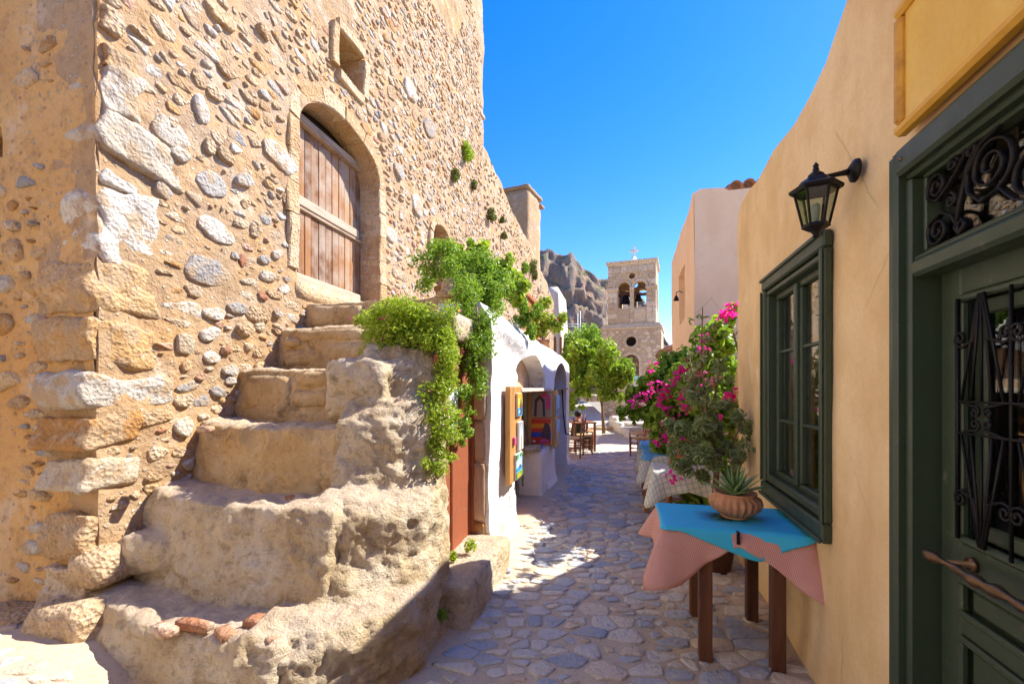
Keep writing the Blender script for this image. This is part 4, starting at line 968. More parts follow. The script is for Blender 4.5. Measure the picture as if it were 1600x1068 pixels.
# iron cross-shaped hook on the wall
hk = Geo(); hk.add(*cham((1.0, -.07, .50), (1.015, -.055, .64), .002)); hk.add(*cham((.96, -.07, .58), (1.06, -.055, .592), .002)); hk.add(*cham((.80, -.07, .42), (.81, -.06, .56), .002))
tag(obj('iron_hook', hk, M['iron'], None, FS.m, smooth=False), 'small black iron cross hook on the white wall under the near shutter panel', 'hook')
# wooden terrace screen
sc = thing('terrace_screen', 'orange-brown wooden plank screen standing on the shop terrace', 'screen', FL.m)
# (planks run from the landing end to the far end of the terrace)
for k in range(9):
    obj('plank', cham((4.78 + k * .125, -1.70, 2.14), (4.895 + k * .125, -1.67, 3.10), .006), M['orange_wood'], sc, smooth=False)
obj('rail', cham((4.72, -1.74, 3.10), (5.99, -1.63, 3.17), .008), M['orange_wood'], sc, smooth=False)
obj('post', cham((5.92, -1.73, 2.14), (5.99, -1.64, 3.10), .008), M['orange_wood'], sc, smooth=False)
for k in range(7):
    obj('plank', cham((2.95 + k * .14, -1.66, 2.14), (3.08 + k * .14, -1.63, 2.56), .006), M['orange_wood'], sc, smooth=False)

# ------------------------------------------------------------------ ochre house on the right
och = thing('ochre_house', 'ochre plastered house with green window and door on the right', 'house', FR.m)
WR = rect(2.60, 3.60, .88, 2.34); DR = rect(.50, 1.92, -.05, 2.40)
tp = [(-5, 4.1), (.5, 3.95), (1.9, 3.78), (2.2, 3.60), (2.40, 3.43), (2.63, 3.30), (2.85, 3.265), (3.10, 3.255), (3.5, 3.30), (3.9, 3.26), (4.2, 3.30), (4.43, 3.28), (4.52, 3.22), (4.57, 3.10)]
def yo(x, z):
    P = np.stack([x, 0 * x, z], 1); return fbm(P, .9, 3, 71) * .018 + fbm(P, 5, 3, 72) * .004 + .025 * smooth(.3, 0, z)
oc = obj('wall', sheet([(-5, -.15), (4.57, -.15)] + tp[::-1], [WR, DR], .07, yo, .2, .45, -1, .3, 14, .08, [.16, .12]), M['ochre'], och)
gq = Geo(); gq.add(*cham((4.12, -4.5, -.1), (4.57, -.44, 3.0), .03)); gq.add(*cham((-5, -4.6, 3.0), (4.5, -.42, 3.12), .02)); gq.add(*cham((-5, -4.6, -.1), (4.5, -4.3, 3.0), .02))
obj('side_wall', gq, M['ochre'], och)
gi = Geo(); gi.add(*cham((-4.9, -3.4, .0), (4.1, -3.3, 3.0), .01)); gi.add(*cham((2.15, -3.3, 0), (2.25, -.46, 3.0), .01)); gi.add(*cham((-4.9, -3.3, -.1), (4.1, -.45, .02), .01))
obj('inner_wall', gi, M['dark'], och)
def frame(x0, x1, z0, z1, w, y0, y1, nm, parent, mat, b=.008, bottom=True):
    """four mitre-less bars around a rectangle, butted end to end"""
    L = [((x0, y0, z1 - w), (x1, y1, z1)), ((x0, y0, z0 + (w if bottom else 0)), (x0 + w, y1, z1 - w)), ((x1 - w, y0, z0 + (w if bottom else 0)), (x1, y1, z1 - w))]
    if bottom: L.append(((x0, y0, z0), (x1, y1, z0 + w)))
    return [obj(nm, cham(a, c, b), M[mat], parent, smooth=False) for a, c in L]
gw = Geo()
for a, c in (((2.535, .0, 2.31), (3.64, .046, 2.40)), ((2.535, .0, .81), (3.64, .052, .91)), ((2.535, .0, .91), (2.605, .044, 2.31)), ((3.57, .0, .91), (3.64, .044, 2.31))): gw.add(*cham(a, c, .01))
for a, c in (((2.535, .046, 2.375), (3.64, .06, 2.40)), ((2.535, .052, .81), (3.64, .066, .835)), ((2.535, .044, .91), (2.555, .056, 2.31)), ((3.62, .044, .91), (3.64, .056, 2.31))): gw.add(*cham(a, c, .005))
win = obj('window', gw, M['green'], och, smooth=False); win['label'] = 'dark green framed casement window with six panes'
frame(2.60, 3.57, .92, 2.30, .035, -.10, .03, 'inner_frame', win, 'green')
for k, (a, b) in enumerate(((2.64, 3.082), (3.088, 3.53))):
    frame(a, b, .96, 2.265, .045, -.07, -.02, 'sash_bar', win, 'green')
    for z in (1.37, 1.85): obj('muntin', cham((a + .045, -.062, z - .010), (b - .045, -.028, z + .010), .004), M['green'], win, smooth=False)
    for z0, z1 in ((1.005, 1.36), (1.38, 1.84), (1.86, 2.22)):
        obj('pane', cham((a + .04, -.048, z0), (b - .04, -.044, z1), .0005), M['glass'], win, smooth=False)
obj('sash_cover', cham((3.06, -.03, .99), (3.11, .0, 2.25), .008), M['green'], win, smooth=False)
obj('drip_board', cham((2.62, -.02, .92), (3.55, .035, .975), .012), M['green'], win, smooth=False)
for z in (1.1, 2.1): obj('hinge', cham((2.632, -.02, z), (2.65, .0, z + .09), .004), M['green'], win, smooth=False)
st = lathe([(.001, 0), (.062, 0), (.062, .0015), (.001, .0015)], 28)
stick = obj('window_sticker', st, flat('sticker_blue', (.02, .45, .78), .4), None, FR.m @ Matrix.Translation((2.745, -.043, 1.07)) @ Matrix.Rotation(R_(-90), 4, 'X')); tag(stick, 'round bright blue sticker on the lower pane of the green window', 'sticker')
sl_ = Geo()
for k in range(4): sl_.add(*cham((-.035 + .008 * (k % 2), -.022 + k * .015, .0014), (.03 - .006 * (k % 3), -.018 + k * .015, .0022), .0003))
obj('sticker_print', sl_, flat('sticker_pale', (.35, .72, .88), .4), stick, smooth=False)
# door
gd = Geo()
for a, c in (((1.90, .0, 0), (1.948, .05, 2.45)), ((.43, .0, 0), (.515, .05, 2.45)), ((.515, .0, 2.36), (1.90, .052, 2.452)), ((1.942, .0, 0), (1.968, .03, 2.475)), ((.40, .0, 0), (.44, .03, 2.475)), ((.44, .0, 2.44), (1.942, .032, 2.478))): gd.add(*cham(a, c, .012))
dr = obj('door', gd, M['green'], och, smooth=False); dr['label'] = 'dark green glazed double door with black iron grilles and scrolled transom'
frame(.515, 1.90, .0, 2.375, .03, -.10, .02, 'door_frame', dr, 'green', .008, False)
obj('transom_rail', cham((.56, -.09, 1.985), (1.855, .03, 2.045), .012), M['green'], dr, smooth=False)
obj('transom_rail', cham((.56, -.06, 2.045), (1.855, .015, 2.06), .005), M['green'], dr, smooth=False)
obj('pane', cham((.56, -.055, 2.05), (1.855, -.051, 2.35), .0005), M['glass'], dr, smooth=False)
frame(.56, 1.855, 2.06, 2.345, .016, -.06, -.01, 'transom_bead', dr, 'green', .004)
yl = -.06
for sgn, c0 in ((1, 1.5), (-1, .875)):
    xs0, xs1 = (1.212, 1.853) if sgn > 0 else (.562, 1.204)
    xm = (xs0 + xs1) / 2; sw = .095
    for a, c in (((xs0, yl - .04, 0.02), (xs0 + sw, yl, 1.998)), ((xs1 - sw, yl - .04, 0.02), (xs1, yl, 1.998)), ((xs0 + sw, yl - .04, 1.90), (xs1 - sw, yl - .001, 1.998)), ((xs0 + sw, yl - .04, .99), (xs1 - sw, yl - .001, 1.10)), ((xs0 + sw, yl - .04, .80), (xs1 - sw, yl - .001, .86)), ((xs0 + sw, yl - .04, .02), (xs1 - sw, yl - .001, .16))):
        obj('leaf_rail', cham(a, c, .006), M['green'], dr, smooth=False)
    for z0, z1 in ((.86, .99), (.16, .80)):
        obj('leaf_panel', cham((xs0 + sw + .002, yl - .035, z0), (xs1 - sw - .002, yl - .028, z1), .002), M['green'], dr, smooth=False)
        obj('leaf_panel', cham((xs0 + sw + .035, yl - .027, z0 + .03), (xs1 - sw - .035, yl - .008, z1 - .03), .012), M['green'], dr, smooth=False)
        frame(xs0 + sw, xs1 - sw, z0, z1, .022, yl - .012, yl + .012, 'bead', dr, 'green', .006)
    frame(xs0 + sw, xs1 - sw, 1.10, 1.90, .024, yl - .012, yl + .012, 'bead', dr, 'green', .006)
    frame(xs0 + sw + .024, xs1 - sw - .024, 1.124, 1.876, .05, yl - .035, yl - .02, 'casement', dr, 'green', .006)
    obj('pane', cham((xs0 + sw, yl - .03, 1.10), (xs1 - sw, yl - .027, 1.90), .0005), M['glass'], dr, smooth=False)
    # iron grille in front of the glass
    yg = yl + .018; gi_ = Geo(); hw = (xs1 - xs0) / 2 - sw - .018; zt, z2, z1_, zb = 1.885, 1.555, 1.455, 1.115
    def bar(p, q, r=.0048): gi_.add(*tube([(p[0], yg, p[1]), (q[0], yg, q[1])], r, 4))
    def spiral(cx, cz, r0, turns, a0, dirn=1, n=30):
        return [(cx + r0 * (1 - .80 * t) * math.cos(a0 + dirn * turns * 2 * math.pi * t), yg, cz + r0 * (1 - .80 * t) * math.sin(a0 + dirn * turns * 2 * math.pi * t)) for t in np.linspace(0, 1, n)]
    bar((xm, zt), (xm, zb)); bar((xm - hw, z2), (xm + hw, z2)); bar((xm - hw, z1_), (xm + hw, z1_)); bar((xm - hw, zt), (xm - hw, zb), .006); bar((xm + hw, zt), (xm + hw, zb), .006)
    for s in (-1, 1):
        cx = xm + s * hw * .52
        for j in range(5):
            dx = (j - 2) * hw * .20; bar((cx + dx * .12, zt), (cx + dx, z2), .004); bar((cx + dx, z1_), (cx + dx * .12, zb), .004)
        for s2 in (-1, 1):
            ex = cx + s2 * hw * .42
            for zz, sz in ((zt - .13, 1), (zb + .13, -1)):
                sp = spiral(ex, zz, .026, 1.4, math.pi / 2 * (1 if sz < 0 else -1) , s2 * sz)
                gi_.add(*tube([(cx + s2 * .006, yg, zt - .02 if sz > 0 else zb + .02), (cx + s2 * hw * .14, yg, zz - sz * .01), (ex - s2 * .01, yg, zz - sz * .028)] + sp, .005, 4))
            for zz, sz in ((z2, -1), (z1_, 1)):
                gi_.add(*tube([(cx + s2 * hw * .42, yg, zz), (cx + s2 * hw * .18, yg, zz + sz * .012)] + spiral(cx + s2 * hw * .12, zz + sz * .03, .018, 1.3, -math.pi / 2 * sz, -s2 * sz), .0045, 4))
    obj('iron_grille', gi_, M['iron'], dr)
# scrollwork in the transom
yg = -.02
def sp2(cx, cz, r0, turns, a0, dirn, n=40): return [(cx + r0 * (1 - .82 * t) * math.cos(a0 + dirn * turns * 6.283 * t), yg, cz + r0 * (1 - .82 * t) * math.sin(a0 + dirn * turns * 6.283 * t)) for t in np.linspace(0, 1, n)]
def flatbar(pts, w=.0065, d=.018):
    V, Fc = tube(pts, w * .7, 4); V = V.copy(); c = np.repeat(np.array([list(p) for p in pts]), 4, 0); V[:, 1] = c[:, 1] + (V[:, 1] - c[:, 1]) * d / w; gs.add(V, Fc)
for s, cx in ((1, 0), (-1, 0)):
    gs = Geo(); X = lambda x: x if s > 0 else 2.415 - x
    for (x, z, r, t, a0, dn) in ((1.795, 2.275, .048, 1.7, -.6, 1), (1.790, 2.125, .050, 1.7, .6, -1), (1.715, 2.312, .024, 1.4, math.pi, -1), (1.725, 2.200, .024, 1.4, math.pi * .5, 1), (1.565, 2.235, .088, 2.1, -1.2, -1), (1.64, 2.315, .026, 1.4, 0, 1), (1.43, 2.16, .075, 1.8, 2.2, 1), (1.40, 2.295, .040, 1.6, 3.5, -1), (1.30, 2.21, .06, 1.7, 3.0, 1)):
        flatbar(sp2(X(x), z, r, t, a0 if s > 0 else math.pi - a0, dn * s))
    for pts in ([(1.835, 2.25), (1.79, 2.225), (1.74, 2.25), (1.70, 2.28), (1.66, 2.32), (1.58, 2.34), (1.48, 2.338)], [(1.83, 2.155), (1.77, 2.178), (1.72, 2.15), (1.69, 2.10), (1.685, 2.07)], [(1.70, 2.10), (1.69, 2.17), (1.66, 2.25), (1.60, 2.315), (1.52, 2.335)], [(1.53, 2.155), (1.60, 2.145), (1.65, 2.19), (1.66, 2.26), (1.63, 2.30)], [(1.53, 2.155), (1.48, 2.10), (1.43, 2.085)],
                [(1.685, 2.075), (1.705, 2.105), (1.695, 2.125), (1.685, 2.108), (1.675, 2.125), (1.665, 2.105), (1.685, 2.075)]):
        flatbar([(X(a), yg, b) for a, b in pts])
    obj('transom_scrollwork', gs, M['iron'], dr)
gh = Geo()
hx = np.linspace(1.80, 1.26, 19); hr = [.006, .017, .019, .010, .009, .015, .011, .013, .020, .011, .020, .013, .011, .015, .009, .010, .019, .017, .006]
gh.add(*tube([(x, yl + .075 + .004 * math.sin(i), 1.045) for i, x in enumerate(hx)], hr, 12))
for x in (1.70, 1.36): gh.add(*tube([(x, yl, 1.045), (x, yl + .012, 1.045), (x, yl + .014, 1.045), (x, yl + .07, 1.045)], [.024, .022, .010, .010], 12))
obj('handle', gh, M['bronze'], dr)
# blank yellow sign board over the door
sg = thing('sign_board', 'blank yellow painted wooden sign board above the green door', 'sign', FR.m)
obj('board', cham((.42, .022, 2.53), (1.85, .045, 2.92), .004), M['sign'], sg, smooth=False)
frame(.36, 1.885, 2.495, 2.955, .04, .018, .066, 'frame_bar', sg, 'sign_frame', .012)
# wall lantern
lan = thing('wall_lantern', 'black six-sided iron wall lantern with clear panes beside the green window', 'lantern', FR.m @ Matrix.Translation((2.255, .02, 2.555)))
V, Fc = lathe([(.001, .03), (.02, .03), (.034, .02), (.048, .012), (.05, 0), (.001, 0)], 20); V = V[:, [0, 2, 1]]; obj('wall_plate', (V, Fc), M['iron'], lan)
obj('arm', tube([(0, .01, 0), (0, .06, -.006), (0, .11, -.012), (0, .15, -.008)], [.018, .011, .010, .009], 8), M['iron'], lan)
ly = .155
def hexring(r, z): return [(r * math.cos(math.pi / 3 * k + .3), ly + r * math.sin(math.pi / 3 * k + .3), z) for k in range(6)]
def hexloft(rings):
    V = [p for r in rings for p in hexring(*r)]; n = len(rings)
    return np.array(V), [(i * 6 + k, i * 6 + (k + 1) % 6, (i + 1) * 6 + (k + 1) % 6, (i + 1) * 6 + k) for i in range(n - 1) for k in range(6)] + [tuple(range(6))[::-1], tuple((n - 1) * 6 + k for k in range(6))]
gg = Geo(); gg.add(*hexloft([(.098, -.075), (.104, -.068), (.104, -.058), (.075, -.045), (.055, -.020), (.028, -.012)])); gg.add(*lathe([(.03, -.014), (.032, .0), (.02, .010), (.012, .018), (.013, .026), (.009, .034), (.012, .042), (.003, .056), (.001, .058)], 12, axis_c=(0, ly)))
obj('roof_cap', gg, M['iron'], lan, smooth=False)
gg = Geo(); t6 = hexring(.082, -.072); b6 = hexring(.050, -.225)
for k in range(6): gg.add(*tube([t6[k], b6[k]], .0055, 5)); gg.add(*tube([t6[k], t6[(k + 1) % 6]], .005, 5)); gg.add(*tube([b6[k], b6[(k + 1) % 6]], .005, 5))
gg.add(*hexloft([(.054, -.222), (.056, -.235), (.040, -.245), (.02, -.255)])); gg.add(*lathe([(.02, -.252), (.016, -.262), (.011, -.268), (.013, -.278), (.001, -.288)], 10, axis_c=(0, ly)))
obj('cage', gg, M['iron'], lan, smooth=False)
for k in range(6):
    q = [Vector(t6[k]), Vector(t6[(k + 1) % 6]), Vector(b6[(k + 1) % 6]), Vector(b6[k])]; c = sum(q, Vector()) / 4; inn = (Vector((0, ly, c.z)) - c).normalized() * .002
    V = [list(p) for p in q] + [list(p + inn) for p in q]
    obj('pane', (np.array(V), [(0, 1, 2, 3), (7, 6, 5, 4), (0, 4, 5, 1), (1, 5, 6, 2), (2, 6, 7, 3), (3, 7, 4, 0)]), M['glass'], lan, smooth=False)
obj('bulb', lathe([(.001, -.225), (.012, -.22), (.013, -.19), (.017, -.165), (.018, -.15), (.012, -.13), (.001, -.125)], 12, axis_c=(0, ly)), M['frost'], lan)
# cable clip dot on the door frame
tag(obj('brass_stud', lathe([(.001, .006), (.006, .004), (.008, 0)], 10), M['bronze'], None, FR.m @ Matrix.Translation((1.86, .053, 2.41)) @ Matrix.Rotation(R_(-90), 4, 'X')), 'tiny brass stud in the lintel of the green door frame', 'stud')

# ------------------------------------------------------------------ cloths
def drape(C, zt, hang, seed, mat, name, parent, fold=.02, flare=.05, K=8, per=26, inset=.0, thick=.0):
    """cloth over a four-cornered top C (CCW xy); hang(s) gives the drop at perimeter parameter s in 0..4"""
    C = [np.array(c[:2], float) for c in C]; cen = sum(C) / 4; rs = np.random.RandomState(seed); V = []; UV = []; Fc = []
    S = np.arange(4 * per) / per; base = []; outn = []
    for s in S:
        i = int(s) % 4; t = s - int(s); p = C[i] * (1 - t) + C[(i + 1) % 4] * t; base.append(p)
        def en(j): e = C[(j + 1) % 4] - C[j]; return np.array([e[1], -e[0]]) / np.linalg.norm(e)
        w = .12; nn = en(i)
        if t < w: nn = nn * (.5 + .5 * t / w) + en((i - 1) % 4) * (.5 - .5 * t / w)
        if t > 1 - w: nn = nn * (.5 + .5 * (1 - t) / w) + en((i + 1) % 4) * (.5 - .5 * (1 - t) / w)
        outn.append(nn / np.linalg.norm(nn))
    n = len(S); ph = rs.uniform(0, 6.28, 3)
    for ring in (.0, .5, .9, 1.0):                                        # flat top as concentric rings
        for k in range(n):
            p = cen + (base[k] - cen) * ring if ring else cen + (base[k] - cen) * .02
            V.append((p[0], p[1], zt + .0025 * math.sin(9 * p[0] + ph[0]) * math.cos(7 * p[1]))); UV.append((p[0] * 1.0, p[1]))
    for r in range(1, K + 1):
        v = r / K
        for k in range(n):
            s = S[k]; t = s - int(s); h = hang(s); d = h * v
            corner = math.exp(-min(t, 1 - t) ** 2 / .012)
            wob = math.sin(s * 9.0 + ph[0]) * .6 + math.sin(s * 17 + ph[1]) * .4 + .35 * math.sin(s * 33 + ph[2]) * v
            o = .012 * min(1, v * 4) + flare * v * (.4 + 1.4 * corner) * min(1, h / .15) + fold * wob * v * min(1, h / .12)
            p = base[k] + outn[k] * o; V.append((p[0], p[1], zt - d + .004 * (1 - v))); q = base[k] + outn[k] * d; UV.append((q[0], q[1]))
    rows = 4 + K
    for r in range(rows - 1):
        for k in range(n): Fc.append((r * n + k, r * n + (k + 1) % n, (r + 1) * n + (k + 1) % n, (r + 1) * n + k))
    Fc.append(tuple(range(n)))
    o = obj(name, (np.array(V), Fc), mat, parent, uv=UV)
    md = o.modifiers.new('thickness', 'SOLIDIFY'); md.thickness = .0025; md.offset = 1
    return o
def hangf(keys, n=4):
    xs = [k[0] for k in keys]; ys_ = [k[1] for k in keys]
    def f(s): return float(np.interp(s % 4, xs, ys_))
    return f

# ------------------------------------------------------------------ blue table beside the ochre house
tf = FR.m.inverted()
ZT = .772
bt = thing('blue_table', 'dark wooden table under turquoise and pink striped cloths by the ochre wall', 'table', Matrix.Translation((1.3, 2.75, 0)))
bi = Matrix.Translation((-1.3, -2.75, 0))
TC = [Vector((.91, 2.60)), Vector((1.655, 2.40)), Vector((1.80, 2.93)), Vector((1.04, 3.09))]     # front-left, front-right, back-right, back-left
gtop = Geo(); cc = [c.to_3d() for c in TC]; V = [(c.x, c.y, ZT - .03) for c in cc] + [(c.x, c.y, ZT - .004) for c in cc]
gtop.add(np.array(V) - (1.3, 2.75, 0), [(3, 2, 1, 0), (4, 5, 6, 7), (0, 1, 5, 4), (1, 2, 6, 5), (2, 3, 7, 6), (3, 0, 4, 7)]); obj('table_top', gtop, M['dark_wood'], bt, smooth=False)
for (x, y) in ((1.14, 2.62), (1.50, 2.51), (1.29, 3.12), (1.64, 3.03)):
    obj('leg', cham((-.036, -.036, -.03), (.036, .036, ZT - .03), .006), M['dark_wood'], bt, Matrix.Translation((x - 1.3, y - 2.75 - .05, 0)) @ Matrix.Rotation(FR.ang, 4, 'Z'), smooth=False)
obj('apron', cham((-.17, -.3, ZT - .12), (.17, .3, ZT - .031), .006), M['dark_wood'], bt, Matrix.Translation((.10, .05, 0)) @ Matrix.Rotation(FR.ang - math.pi / 2, 4, 'Z'), smooth=False)
pc = drape([(c.x, c.y) for c in TC], ZT + .002, hangf([(0, .34), (.12, .30), (.3, .19), (.46, .10), (.52, .075), (.58, .10), (.75, .17), (.9, .27), (1, .36), (1.1, .26), (1.3, .14), (2, .12), (3, .24), (3.5, .16), (3.85, .2), (4, .34)]), 5, M['pink_cloth'], 'pink_tablecloth', None, .018, .085, 10, 34)
tag(pc, 'pink and cream finely striped tablecloth hanging in points off the front table', 'tablecloth')
def sc_(c, k): m = sum((v for v in TC), Vector((0, 0))) / 4; return m + (c - m) * k
BC = [TC[0] + Vector((.004, .004)), TC[1] + Vector((-.03, .03)), TC[2] + Vector((-.06, .02)), TC[3]]
bc = drape([(c.x, c.y) for c in TC], ZT + .009, hangf([(0, .02), (.12, .025), (.35, .085), (.58, .15), (.66, .155), (.85, .075), (.97, .03), (1, .02), (1.2, .02), (2, .02), (3, .02), (3.5, .02), (4, .02)]), 6, M['blue_cloth'], 'turquoise_cloth', None, .008, .075, 6, 30)
tag(bc, 'bright turquoise oilcloth lying over the pink striped tablecloth', 'tablecloth')
ck = Geo(); ck.add(*cham((-.008, -.02, -.05), (.008, .0, .012), .003)); ck.add(*cham((-.008, -.02, .012), (.008, .03, .018), .003))
tag(obj('cloth_clip', ck, M['iron'], None, Matrix.Translation((1.285, 2.475, ZT - .01)) @ Matrix.Rotation(-.3, 4, 'Z'), smooth=False), 'small dark clip pinching the cloth at the front of the blue table', 'clip')
# fluted bowl with aloe
pot = thing('fluted_bowl', 'ribbed terracotta bowl of aloe on the turquoise cloth', 'flower pot', Matrix.Translation((1.405, 2.74, ZT + .0125)))
obj('bowl', lathe([(.001, .012, 0), (.075, .012, 0), (.10, .03, .5), (.135, .06, 1), (.148, .095, 1), (.142, .122, .8), (.118, .140, .2), (.122, .15, 0), (.125, .158, 0), (.112, .160, 0), (.105, .145, 0), (.001, .14, 0)], 96, 22, .16), M['terra'], pot)
obj('saucer', lathe([(.001, 0), (.075, 0), (.088, .012), (.085, .018), (.07, .012), (.001, .011)], 32), M['terra'], pot)
def aloe(parent, n, L0, L1, z0, seed, mat, w=.02, nm='leaf', spread=1.0):
    rs = np.random.RandomState(seed)
    for k in range(n):
        az = k * 2.399 + rs.uniform(-.3, .3); t = k / n; L = L0 + (L1 - L0) * rs.uniform(.6, 1); el = (.35 + 1.0 * t) / spread; V = []; Fc = []; m = 7
        p = np.array([math.cos(az) * .03 * (1 - t), math.sin(az) * .03 * (1 - t), z0]); hd = np.array([math.cos(az), math.sin(az), 0]); sd = np.array([-math.sin(az), math.cos(az), 0])
        for i in range(m):
            u = i / (m - 1); e = el - .5 * u * (1 - t) + .15 * u; ww = w * (1 - u ** 1.6) + .0012
            up = -hd * math.sin(e) + np.array([0, 0, math.cos(e)])
            V += [p + sd * ww + up * ww * .45, p - up * ww * .35, p - sd * ww + up * ww * .45, p + up * ww * .12]
            p = p + (hd * math.cos(e) + np.array([0, 0, math.sin(e)])) * L / (m - 1)
        for i in range(m - 1):
            for j in range(4): Fc.append((i * 4 + j, i * 4 + (j + 1) % 4, i * 4 + 4 + (j + 1) % 4, i * 4 + 4 + j))
        Fc.append((0, 1, 2, 3)); Fc.append(tuple((m - 1) * 4 + j for j in range(4)))
        me = mesh(nm, V, Fc, True, None, [rs.rand()] * len(Fc)); link(nm, me, mat, parent)
aloe(pot, 24, .12, .20, .145, 3, M['aloe'], .019)

# ------------------------------------------------------------------ foliage
def leaf_cloud(clumps, n, size, seed, gap=.12, gapf=7.0, up=.35, aspect=.55, dens=.42, curl=.25):
    """n leaf-shaped faces spread through ellipsoid clumps [(centre, (rx,ry,rz))]; returns V, F, rnd"""
    rs = np.random.RandomState(seed); C = np.array([list(c[0]) for c in clumps], float); Rr = np.array([c[1] if hasattr(c[1], '__len__') else (c[1],) * 3 for c in clumps], float)
    wt = (Rr[:, 0] * Rr[:, 1] + Rr[:, 1] * Rr[:, 2] + Rr[:, 0] * Rr[:, 2]) ** 1.0; wt /= wt.sum()
    m = int(n * 1.9); idx = rs.choice(len(C), m, p=wt); D = rs.normal(size=(m, 3)); D /= np.linalg.norm(D, axis=1, keepdims=True)
    P = C[idx] + D * Rr[idx] * (rs.rand(m, 1) ** dens); keep = vn(P * gapf, seed) > -1 + 2 * gap
    P, D = P[keep][:n], D[keep][:n]; m = len(P)
    N = D * .7 + rs.normal(size=(m, 3)) * .55 + np.array([0, 0, up]); N /= np.linalg.norm(N, axis=1, keepdims=True)
    Tn = rs.normal(size=(m, 3)) + D * .5; Tn -= N * (Tn * N).sum(1, keepdims=True); Tn /= np.linalg.norm(Tn, axis=1, keepdims=True); B = np.cross(N, Tn)
    L = size * rs.uniform(.42, 1.4, (m, 1)); W = L * aspect * rs.uniform(.8, 1.2, (m, 1)); cu = L * curl
    V = np.stack([P - Tn * L * .5, P - Tn * L * .15 + B * W * .5 + N * cu * .5, P + Tn * L * .22 + B * W * .42 + N * cu * .35, P + Tn * L * .5 - N * cu * .3,
                  P + Tn * L * .22 - B * W * .42 + N * cu * .35, P - Tn * L * .15 - B * W * .5 + N * cu * .5], 1).reshape(-1, 3)
    i = np.arange(m) * 6; Fq = np.stack([np.stack([i, i + 1, i + 2, i + 3], 1), np.stack([i, i + 3, i + 4, i + 5], 1)], 1).reshape(-1, 4)
    return V, Fq, np.repeat(np.clip(rs.normal(.5, .24, m), 0, 1), 2)
def foliage(name, clumps, n, size, mat, parent, seed, **kw):
    V, Fq, r = leaf_cloud(clumps, n, size, seed, **kw); me = mesh(name, V, Fq, False, None, r); o = link(name, me, mat, parent); o['kind'] = 'stuff'; return o
def along(pts, radii, per, seed, jit=.5):
    """clumps scattered along a polyline"""
    rs = np.random.RandomState(seed); out = []
    for i in range(len(pts) - 1):
        for k in range(per):
            t = (k + rs.rand()) / per; p = np.array(pts[i]) * (1 - t) + np.array(pts[i + 1]) * t; r = radii[i] * (1 - t) + radii[i + 1] * t
            out.append((p + rs.normal(size=3) * r * jit, tuple(r * rs.uniform(.45, .8, 3))))
    return out
def plant(name, label, cat, loc, group=None):
    return thing(name, label, cat, Matrix.Translation(loc), group)
def rel(clumps, loc): l = np.array(list(loc)); return [(np.array(list(c)) - l, r) for c, r in clumps]
def stems(name, lines, r, mat, parent, loc):
    g = Geo(); l = np.array(list(loc))
    for ln in lines: g.add(*tube([np.array(list(p)) - l for p in ln], [r * (1 - .7 * i / max(1, len(ln) - 1)) for i in range(len(ln))], 5))
    return obj(name, g, mat, parent)
# succulent trailing down the stair flank
loc = dp(660, 520, 3.15); pts = [dp(575, 500, 3.5), dp(610, 505, 3.42), dp(650, 498, 3.38), dp(692, 515, 3.36), dp(692, 570, 3.22), dp(694, 640, 3.12), dp(688, 705, 3.03), dp(680, 752, 2.98)]
rad = [.08, .15, .17, .16, .15, .13, .10, .05]
p1 = plant('trailing_succulent', 'bright green trailing succulent with pink flowers spilling over the stair flank', 'plant', loc)
cl = along(pts, rad, 9, 31, .42) + [(dp(x, y, Y), (r, r, r)) for x, y, Y, r in ((600, 532, 3.28, .11), (640, 530, 3.25, .11), (620, 520, 3.25, .14), (575, 548, 3.25, .08), (562, 500, 3.4, .06), (700, 485, 3.3, .09), (590, 520, 3.3, .12), (630, 500, 3.3, .13), (668, 525, 3.28, .12), (600, 548, 3.22, .07), (660, 490, 3.3, .11), (697, 545, 3.25, .10))]
foliage('leaves', rel(cl, loc), 15000, .028, M['leaf'], p1, 41, gap=.16, gapf=14, up=.5, aspect=.42)
stems('stems', [[pts[0], pts[2], pts[3]], [pts[3], pts[4], pts[5], pts[7]], [pts[2], pts[3] + Vector((.02, -.03, -.1)), pts[6]], [pts[4] + Vector((-.04, 0, 0)), pts[5] + Vector((-.05, 0, 0)), pts[7]]], .008, M['bark'], p1, loc)
foliage('flowers', rel([(c, tuple(np.array(r) * 1.1)) for c, r in cl], loc), 42, .024, M['magenta'], p1, 43, gap=0, dens=.1, aspect=.9)
# second curtain beside it, falling past the cellar door
loc = dp(745, 440, 3.9); pts = [dp(735, 430, 3.95), dp(745, 480, 3.85), dp(742, 540, 3.7), dp(738, 600, 3.6), dp(728, 660, 3.5), dp(722, 690, 3.45)]
p2 = plant('trailing_vine', 'darker green trailing vine hanging beside the cellar door', 'plant', loc)
cl = along(pts, [.18, .18, .14, .12, .09, .04], 8, 33, .45); foliage('leaves', rel(cl, loc), 7500, .028, M['leaf_d'], p2, 44, gap=.22, gapf=12, aspect=.5)
stems('stems', [[pts[0], pts[1], pts[2], pts[3], pts[5]], [pts[1], pts[2] + Vector((.05, 0, 0)), pts[4]]], .008, M['bark'], p2, loc)
